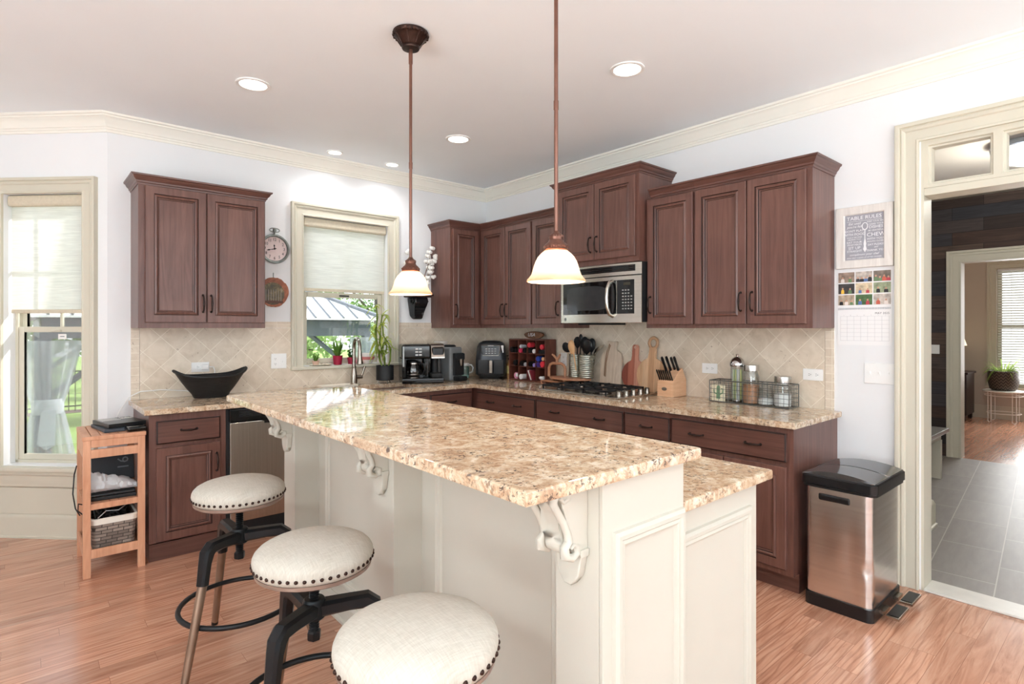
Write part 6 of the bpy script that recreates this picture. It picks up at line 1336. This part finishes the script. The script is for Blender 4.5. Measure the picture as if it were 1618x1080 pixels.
# ------------------------------------------------------------------ trash can
t = thing('trash_can', 'dented stainless two-pedal trash can with black lid between cabinet and doorway', 'trash can', (-.385, -3.535, 0))
TX0, TX1, TY0, TY1 = -.60, -.175, -3.69, -3.39
def rr_(x0, x1, y0, y1, r, z, n=5):
    pts = []
    for cx_, cy_, a_ in ((x1 - r, y1 - r, 0), (x0 + r, y1 - r, 90), (x0 + r, y0 + r, 180), (x1 - r, y0 + r, 270)):
        for i in range(n + 1): a = R(a_ + 90 * i / n); pts.append((cx_ + r * cos(a), cy_ + r * sin(a), z))
    return pts
def dent(m):
    for v_ in m.bm.verts:
        x, y, z = v_.co
        if x < TX0 + .05:
            v_.co.x += .006 * math.exp(-((y + 3.47) / .05) ** 2 - ((z - .35) / .16) ** 2) + .005 * math.exp(-((y + 3.60) / .03) ** 2 - ((z - .28) / .2) ** 2) + .008 * math.exp(-((y + 3.68) / .02) ** 2 - ((z - .24) / .025) ** 2)
m = M(); zz = [.062 + (.60 - .062) * i / 30 for i in range(31)]; rings = []
for z in zz:
    p = rr_(TX0, TX1, TY0, TY1, .03, z); q = []
    for i in range(len(p)):
        q.append(p[i]); a, b = Vector(p[i]), Vector(p[(i + 1) % len(p)])
        if (b - a).length > .1:
            for s_ in range(1, 12): q.append(tuple(a.lerp(b, s_ / 12)))
    rings.append(q)
m.loft(rings); dent(m); m.build('body', m_steel('bin_steel', (222, 218, 215), .26, (2, 2, 60)), t, smooth=60)
m = M(); m.loft([rr_(TX0 - .008, TX1 + .01, TY0 - .006, TY1 + .006, .03, z) for z in (.0005, .062)]); m.build('base', BLACK, t)
m = M(); m.loft([rr_(TX0 - .012, TX1 + .02, TY0 - .02, TY1 + .014, .032, z) for z in (.60, .612)] + [rr_(TX0 - .018, TX1 + .026, TY0 - .026, TY1 + .02, .032, z) for z in (.615, .655)] + [rr_(TX0 - .012, TX1 + .02, TY0 - .02, TY1 + .014, .03, .662)]); m.build('lid_rim', BLACK, t)
LD = plain('dark_steel_lid', (110, 110, 112), .14, .85, .02)
for a, b in ((TX0 - .005, -.392), (-.386, TX1 + .012)):
    m = M(); rings = []
    for i in range(11):
        y = TY0 - .014 + (TY1 - TY0 + .022) * i / 10; cz_ = .664 + .022 * (1 - ((i - 5) / 5) ** 2); rings.append([(a, y, .661), (b, y, .661), (b - .003, y, cz_), (a + .003, y, cz_)])
    m.loft(rings); m.build('lid', LD, t, smooth=30)
m = M(); 
for z0_, z1_, y0_, y1_ in ((.535, .575, -3.60, -3.45),): m.box((TX0 - .004, y0_, z0_), (TX0 + .02, y1_, z1_), .012, 3)
hn = m.build('handle_recess', BLACK, t)
m = M(); m.box((TX0 - .0065, -3.585, .560), (TX0 + .001, -3.465, .568), .003); m.build('grip_lip', BLACKM, hn)
for x0_, x1_, nm in ((-.56, -.40, 'a'), (-.345, -.19, 'b')):
    m = M(); m.box((x0_ + .04, TY0 - .03, .03), (x1_ - .04, TY0 + .01, .045)); m.prism([(x0_, TY0 - .10), (x1_, TY0 - .10), (x1_, TY0 - .045), (x0_, TY0 - .045)], .035, .052, 'xy', .005); p_ = m.build('pedal', NICKEL, t)
    m = M(); m.box((x0_ + .008, TY0 - .095, .0521), (x1_ - .008, TY0 - .05, .0545), .001); m.build('pedal_pad', BLACK, p_)

# ------------------------------------------------------------------ bamboo rack
BAM = wood('bamboo', (196, 138, 104), (226, 172, 138), (24, 24, 3), .45)
RX0, RX1, RY0, RY1 = -3.372, -3.078, -.648, -.20
t = thing('bamboo_rack', 'bamboo storage rack with slatted top beside the end base cabinet', 'shelf unit', (-3.225, -.425, 0))
for x in (RX0, RX1 - .036):
    for y in (RY0, RY1 - .03):
        m = M(); m.box((x, y, 0), (x + .036, y + .03, .770), .002); m.build('leg', BAM, t)
for y in (RY0, RY1 - .018):
    for za, zb in ((.728, .770), (.668, .716), (.105, .155)):
        m = M(); m.box((RX0 + .036, y + .002, za), (RX1 - .036, y + .016, zb), .002); m.build('rail', BAM, t)
for x in (RX0, RX1 - .016):
    for za, zb in ((.668, .770), (.105, .155)):
        m = M(); m.box((x + .002, RY0 + .03, za), (x + .014, RY1 - .03, zb), .002); m.build('rail', BAM, t)
def slats(z, h, name, ext=0.0):
    m = M(); n_ = 7; wd = (RX1 - RX0 + 2 * ext) / n_
    for i in range(n_): m.box((RX0 - ext + i * wd + .002, RY0 - ext + .012, z), (RX0 - ext + (i + 1) * wd - .002, RY1 + ext, z + h), .0015)
    m.box((RX0 - ext, RY0 - ext, z), (RX1 + ext, RY0 - ext + .012, z + h), .0015); m.build(name, BAM, t)
slats(.7705, .022, 'slatted_top', .004)
m = M()
for i in range(7):
    wd = (RX1 - RX0 - .008) / 7; m.box((RX0 + .004 + i * wd + .002, RY0 + .012, .397), (RX0 + .004 + (i + 1) * wd - .002, RY1 - .012, .411), .0015)
m.box((RX0 + .036, RY0 + .002, .378), (RX1 - .036, RY0 + .014, .412), .002); m.box((RX0 + .036, RY1 - .014, .378), (RX1 - .036, RY1 - .002, .412), .002); m.build('middle_shelf', BAM, t)
m = M(); m.box((RX0 + .016, RY0 + .03, .12), (RX1 - .016, RY1 - .03, .132)); m.build('bottom_shelf', BAM, t)
ZT = .793
t = thing('tablet_case', 'dark blue-grey flat case under the black booklet on the bamboo rack', 'case', (-3.19, -.42, ZT))
m = M(T(-3.185, -.42, ZT, 8)); m.box((-.105, -.15, .0005), (.105, .15, .02), .005); m.build('case', plain('slate_case', (58, 66, 76), .5), t)
t = thing('black_booklet', 'black boxed booklet with white print on top of the bamboo rack', 'book', (-3.18, -.41, ZT + .02))
XX = T(-3.175, -.40, ZT + .0205, 12); m = M(XX); m.box((-.10, -.135, .0), (.10, .135, .024), .002); m.build('cover', BLACK, t)
m = M(XX); rs = random.Random(5)
for i in range(5): m.box((-.085, .11 - i * .022, .0241), (-.085 + rs.uniform(.07, .11), .118 - i * .022, .0246))
for i in range(6): m.box((.03 + i * .011, .05, .0241), (.037 + i * .011, .115 - .008 * (i % 3), .0246))
m.build('print', WHITEP, t, smooth=0)
t = thing('phone_dock', 'small glossy black device on the right front of the bamboo rack top', 'device', (-3.115, -.57, ZT))
m = M(T(-3.118, -.592, ZT, 8)); m.box((-.05, -.04, .0005), (.05, .04, .03), .012, 3); m.build('body', GLOSSBK, t)
ZM = .4115
t = thing('laptop', 'black laptop lying on the middle shelf of the bamboo rack', 'laptop', (-3.22, -.44, ZM))
m = M(T(-3.22, -.43, ZM, -4)); m.box((-.125, -.17, .0005), (.115, .17, .022), .004); m.build('base', BLACKM, t)
m = M(T(-3.22, -.43, ZM, -4)); m.box((-.12, -.165, .0225), (.11, .165, .036), .004); m.build('lid', BLACK, t)
t = thing('number_board', 'dark board with faded grey digits leaning at the back of the rack', 'board', (-3.2, -.26, ZM))
XX = T(-3.195, -.285, ZM + .037, 0) @ Matrix.Rotation(R(-12), 4, 'X'); m = M(XX); m.box((-.11, .0, 0), (.11, .012, .20), .003); m.build('board', plain('charcoal_board', (42, 44, 48), .5), t)
text('digits', '16', .085, XX @ frame((.055, -.0008, .10), (0, 0, 1), (-1, 0, 0)), plain('faded_grey_print', (120, 124, 128), .7, 0, 0), t)
t = thing('plastic_bag', 'crumpled white plastic bag draped over the middle shelf of the rack', 'bag', (-3.22, -.5, ZM + .037))
m = M(); rs = random.Random(8); n1, n2 = 22, 14; rings = []
for i in range(n1 + 1):
    q = i / n1; x = -3.352 + .25 * q; hh = .10 * (1 - q) ** .6 + .022; ring = []
    for j in range(n2):
        a = 2 * pi * j / n2; ring.append((x + rs.uniform(-.006, .006), -.535 + (.075 - .02 * q) * cos(a) + rs.uniform(-.008, .008), ZM + .04 + hh * .5 * (1 + sin(a)) * rs.uniform(.85, 1.08)))
    rings.append(ring)
m.loft(rings); m.build('bag', m_cloth('white_plastic_film', (238, 240, 242), .35, (20, 20, 20), .05), t, smooth=35)
GWV = m_weave('grey_wicker', (112, 100, 92), (160, 146, 134), 42, .8)
t = thing('storage_basket', 'grey woven basket with white liner on the bottom shelf of the rack', 'basket', (-3.225, -.42, .132))
bx0, bx1, by0, by1 = -3.335, -3.112, -.625, -.225
m = M(); m.loft([rr_(bx0 + .012, bx1 - .012, by0 + .012, by1 - .012, .03, .1325), rr_(bx0 + .004, bx1 - .004, by0 + .004, by1 - .004, .035, .23), rr_(bx0, bx1, by0, by1, .035, .30), rr_(bx0 + .01, bx1 - .01, by0 + .01, by1 - .01, .03, .30), rr_(bx0 + .02, bx1 - .02, by0 + .02, by1 - .02, .03, .15)]); m.build('basket', GWV, t)
m = M(); m.loft([rr_(bx0 - .004, bx1 + .004, by0 - .004, by1 + .004, .035, .283), rr_(bx0 - .006, bx1 + .006, by0 - .006, by1 + .006, .035, .312), rr_(bx0 + .004, bx1 - .004, by0 + .004, by1 - .004, .03, .317), rr_(bx0 + .012, bx1 - .012, by0 + .012, by1 - .012, .03, .25)], cap0=False, cap1=False); m.build('liner', plain('white_liner_cloth', (236, 230, 218), .9, 0, .03), t)
t = thing('cable_tangle', 'tangle of black cables and chargers filling the grey basket', 'cables', (-3.225, -.42, .28))
rs = random.Random(19); m = M()
for k_ in range(16):
    p = [(-3.225 + rs.uniform(-.085, .085), -.42 + rs.uniform(-.17, .17), rs.uniform(.27, .345)) for _ in range(6)]; sm = []
    for j in range(len(p) - 1):
        for q in range(4): sm.append(Vector(p[j]).lerp(Vector(p[j + 1]), q / 4))
    for _ in range(3): sm = [sm[0]] + [(sm[i - 1] + sm[i] * 2 + sm[i + 1]) / 4 for i in range(1, len(sm) - 1)] + [sm[-1]]
    m.tube(sm, .0045, 5)
for k_ in range(6):
    x, y = -3.225 + rs.uniform(-.07, .05), -.42 + rs.uniform(-.16, .13); m.box((x, y, .262), (x + .045, y + .06, .30 + .03 * rs.random()), .004)
o = m.build('cables', BLACKM, t); o['kind'] = 'stuff'
m = M(); m.tube([(-3.30, -.60, .315), (-3.26, -.58, .345), (-3.2, -.57, .335), (-3.15, -.5, .345)], .003, 6); m.build('white_cable', plain('white_cable', (206, 206, 206), .5, 0, 0), t)
m = M(); m.tube([(-3.37, -.42, .30), (-3.39, -.40, .34), (-3.40, -.36, .42), (-3.39, -.3, .52), (-3.375, -.24, .56)], .0035, 6); m.tube([(-3.35, -.5, .31), (-3.385, -.5, .35), (-3.38, -.46, .38), (-3.34, -.44, .36)], .0035, 6); m.build('hanging_cable', BLACKM, t)

# ------------------------------------------------------------------ outside
ZG = -.60
def m_lawn():
    z = NT('lawn_grass'); v = z.coord('World'); n = z.noise(v, 1.2, 4, .7); f = z.noise(v, 40, 3, .7)
    z.l(z.mix(.4, z.ramp(n, [(.3, lin((104, 140, 66))), (.7, lin((150, 180, 96)))]), z.ramp(f, [(.3, lin((84, 118, 52))), (.7, lin((170, 196, 112)))])), z.p.inputs['Base Color']); z.p.inputs['Roughness'].default_value = .9; return z.m
m = M(); m.box((-22, 1.06, ZG - .1), (26, 45, ZG)); m.box((-22, .16, ZG - .1), (26, 1.06, ZG)); g = m.build('ground', m_lawn()); g['kind'] = 'structure'; g['label'] = 'sunny lawn outside the windows'
m = M(); m.box((-22, 12.2, ZG), (26, 12.8, ZG + .01)); g = m.build('ground_bed', plain('mulch_bed', (110, 96, 88), .95, 0, .3, 8)); g['kind'] = 'structure'
m = M(); m.box((-4.4, 1.7, ZG), (.9, 6.6, ZG + .03)); g = m.build('patio', plain('stone_patio', (150, 146, 140), .9, 0, .12, 3)); g['kind'] = 'structure'
t = thing('gazebo', 'hip-roofed garden gazebo with white metal roof and grey beams outside the sink window', 'gazebo', (-1.75, 4.05, ZG))
GX0, GX1, GY0, GY1, GE, GP = -3.62, .0, 2.2, 5.9, 1.50, 2.42
GRF = plain('white_roof_metal', (228, 230, 232), .35, 0, .02); GBM = plain('blue_grey_beam', (92, 102, 112), .6, 0, .08); DRB = plain('grey_roof_rib', (128, 134, 142), .5, 0, .05)
c_ = ((GX0 + GX1) / 2, (GY0 + GY1) / 2, GP); cor = [(GX0, GY0, GE), (GX1, GY0, GE), (GX1, GY1, GE), (GX0, GY1, GE)]
m = M(); th = .02
m.loft([[(x, y, z + (0)) for x, y, z in cor], [(x, y, z + th) for x, y, z in cor], [(c_[0] + (x - c_[0]) * .02, c_[1] + (y - c_[1]) * .02, GP + th) for x, y, z in cor], [(c_[0] + (x - c_[0]) * .02, c_[1] + (y - c_[1]) * .02, GP) for x, y, z in cor], [(x * .995 + c_[0] * .005, y * .995 + c_[1] * .005, z) for x, y, z in cor]]); m.build('roof', GRF, t, smooth=20)
for s_ in range(4):
    a, b = Vector(cor[s_]), Vector(cor[(s_ + 1) % 4])
    for i in range(1, 20):
        f = i / 20; p = a.lerp(b, f); tt = 1 - abs(2 * f - 1); apx = p.lerp(Vector(c_) , 0); 
        q = Vector((c_[0], c_[1], GP)); mid = a.lerp(b, .5); up = (q - mid); e = p + up * (tt * .98)
        m = M(); m.tube([p + Vector((0, 0, th + .008)), e + Vector((0, 0, th + .008))], .013, 4); m.build('roof_rib', DRB, t, smooth=0)
    m = M(); m.tube([a + Vector((0, 0, th + .015)), Vector((c_[0], c_[1], GP + th + .015))], .028, 6); m.build('hip_cap', DRB, t, smooth=0)
m = M(); bz0, bz1 = GE - .20, GE - .005
for q0, q1 in (((GX0 + .12, GY0 + .12), (GX1 - .12, GY0 + .2)), ((GX0 + .12, GY1 - .2), (GX1 - .12, GY1 - .12))): m.box((q0[0], q0[1], bz0), (q1[0], q1[1], bz1))
for x in (GX0 + .12, GX1 - .2): m.box((x, GY0 + .2, bz0), (x + .08, GY1 - .2, bz1))
m.build('beam', GBM, t, smooth=0)
m = M()
for x0_, y0_, x1_, y1_ in ((GX0 + .2, GY0 + .22, GX0 + .9, GY0 + .22), (GX1 - .2, GY0 + .22, GX1 - .9, GY0 + .22), (GX1 - .2, GY1 - .22, GX1 - .9, GY1 - .22), (GX0 + .2, GY1 - .22, GX0 + .9, GY1 - .22)): m.tube([(x0_, y0_, bz0 - .55), (x1_, y1_, bz0 + .02)], .03, 4)
m.build('brace', GBM, t, smooth=0)
for x in (GX0 + .16, GX1 - .16):
    for y in (GY0 + .16, GY1 - .16):
        m = M(); m.box((x - .05, y - .05, ZG + .03), (x + .05, y + .05, bz0)); m.build('post', GBM, t, smooth=0)
NET = m_cloth('sheer_curtain', (214, 222, 228), .6, (60, 60, 3), .18, .55)
def curtain(cx_, cy_, label, w0=.34, wt=.13, ztie=.66):
    t = thing('gazebo_curtain', label, 'curtain', (cx_, cy_, ZG + .04), 'sheer gazebo curtains'); m = M(); n1, n2 = 26, 64; rings = []
    for i in range(n1 + 1):
        z = GE - .22 + (ZG + .06 - (GE - .22)) * i / n1
        d = (z - ztie) / ((GE - .22) - ztie) if z > ztie else (ztie - z) / (ztie - ZG); w_ = wt + (w0 - wt) * min(1, d * (1.1 if z > ztie else 1.6)) ** .8; ring = []
        for j in range(n2 + 1):
            q = j / n2; a = q * pi * 2; rr2 = w_ / 2 * (1 + .12 * sin(11 * a + i * .08)); ring.append((cx_ + rr2 * cos(a) * 1.15, cy_ + rr2 * .45 * sin(a), z))
        rings.append(ring[:-1])
    m.loft(rings, True, False, False); m.build('sheer_panel', NET, t, smooth=80, recalc=False)
    m = M(); m.lathe([(wt * .62, ztie - .07), (wt * .66, ztie), (wt * .62, ztie + .07)], (cx_, cy_, 0), 24, cap=False, squash=(1.1, .6)); m.prism([(cx_ - .05, ztie - .03), (cx_ + .06, ztie - .03), (cx_ + .05, ztie - .36), (cx_ - .02, ztie - .40), (cx_ - .08, ztie - .33)], cy_ - .075, cy_ - .07, 'xz'); m.build('tie_band', m_cloth('curtain_band', (206, 214, 222), .4, (8, 8, 60), .1), t, smooth=60)
curtain(-3.44, 2.3, 'sheer grey curtain tied at the left gazebo post, seen through the tall bay window', .40, .17)
curtain(-.19, 2.30, 'sheer grey curtain gathered at the right gazebo post, seen through the sink window', .36, .26, .2)
t = thing('garden_fence', 'black metal picket fence across the lawn outside the bay window', 'fence', (-4, 12.5, ZG))
FBK = plain('black_fence_metal', (44, 48, 50), .5, .3, 0)
m = M()
for z in (ZG + .12, ZG + .95): m.box((-7.45, 12.48, z), (3.9, 12.52, z + .03))
m.build('rail', FBK, t, smooth=0)
for i in range(90):
    x = -7.4 + i * .125; m = M(); m.box((x, 12.49, ZG + .02), (x + .018, 12.51, ZG + 1.08)); m.build('picket', FBK, t, smooth=0)
LEAFS = [m_leaf('tree_leaf_a', (88, 124, 66), (156, 184, 108)), m_leaf('tree_leaf_b', (120, 152, 100), (188, 208, 146)), m_leaf('tree_leaf_c', (70, 104, 64), (126, 158, 96))]
BARK = plain('tree_bark', (92, 82, 74), .9, 0, .2, 6)
def tree(x, y, h, r, label, mi, seed, z0_=.9, n=4200, ls=.2):
    t = thing('tree', label, 'tree', (x, y, ZG), 'trees in the garden'); rt = random.Random(seed)
    m = M(); m.tube([(x, y, ZG), (x + .05, y, ZG + h * .3), (x - .05, y + .05, ZG + h * .7)], [.16, .12, .05], 8)
    cl_ = []
    for i in range(16):
        a = rt.uniform(0, 6.28); q = rt.random(); zz_ = ZG + z0_ + (h - z0_) * (.12 + .82 * q); rr2 = r * math.sin(min(1, .25 + q * .95) * pi) ** .6 * rt.uniform(.35, .8); cl_.append((x + rr2 * cos(a), y + rr2 * sin(a), zz_, r * rt.uniform(.3, .5)))
        if i % 2 == 0: m.tube([(x, y, ZG + h * .25), (x + rr2 * .5 * cos(a), y + rr2 * .5 * sin(a), (ZG + h * .3 + zz_) / 2), cl_[-1][:3]], [.06, .04, .015], 5)
    m.build('trunk', BARK, t)
    m = M()
    for i in range(n):
        c = cl_[rt.randrange(len(cl_))]; d = Vector((rt.gauss(0, 1), rt.gauss(0, 1), rt.gauss(0, 1))).normalized() * (c[3] * rt.random() ** .4); p = Vector(c[:3]) + d
        if p.z < ZG + .1: continue
        u_ = Vector((rt.gauss(0, 1), rt.gauss(0, 1), rt.gauss(0, 1))).normalized(); v2 = u_.orthogonal().normalized(); s_ = ls * rt.uniform(.6, 1.2)
        m.f([m.v(p - u_ * s_ * .5), m.v(p + v2 * s_ * .3), m.v(p + u_ * s_ * .5), m.v(p - v2 * s_ * .3)])
    m.build('crown', LEAFS[mi], t, smooth=0, recalc=False)
tree(-3.7, 9.6, 4.6, 1.7, 'leafy tree beyond the curtain in the tall bay window', 2, 1, 1.6)
tree(-5.9, 16.5, 7, 1.9, 'broad tree across the fence at the left of the bay window', 0, 2, 1.6)
tree(-1.0, 17, 7.5, 1.9, 'tall tree across the fence behind the gazebo', 0, 3, 1.4)
tree(1.2, 10.2, 5, 1.8, 'pale green tree low behind the gazebo left in the sink window', 1, 4, .6)
tree(3.4, 14.6, 6.4, 2.0, 'pale green tree behind the gazebo in the middle of the sink window', 1, 5, .5)
tree(4.6, 9.6, 6.4, 2.0, 'light tree rising right of the gazebo roof in the sink window', 1, 6, .6)
tree(7.6, 17.0, 9.5, 2.5, 'tallest tree behind the gazebo roof ridge in the sink window', 0, 7, .8, 3200, .2)
tree(2.9, 21.5, 9, 2.6, 'dark tree deep behind the gazebo in the sink window', 2, 8, .6, 3000, .2)
tree(13.0, 25, 12, 3.6, 'far tree at the right edge of the sink window view', 2, 9, .6, 3000, .24)
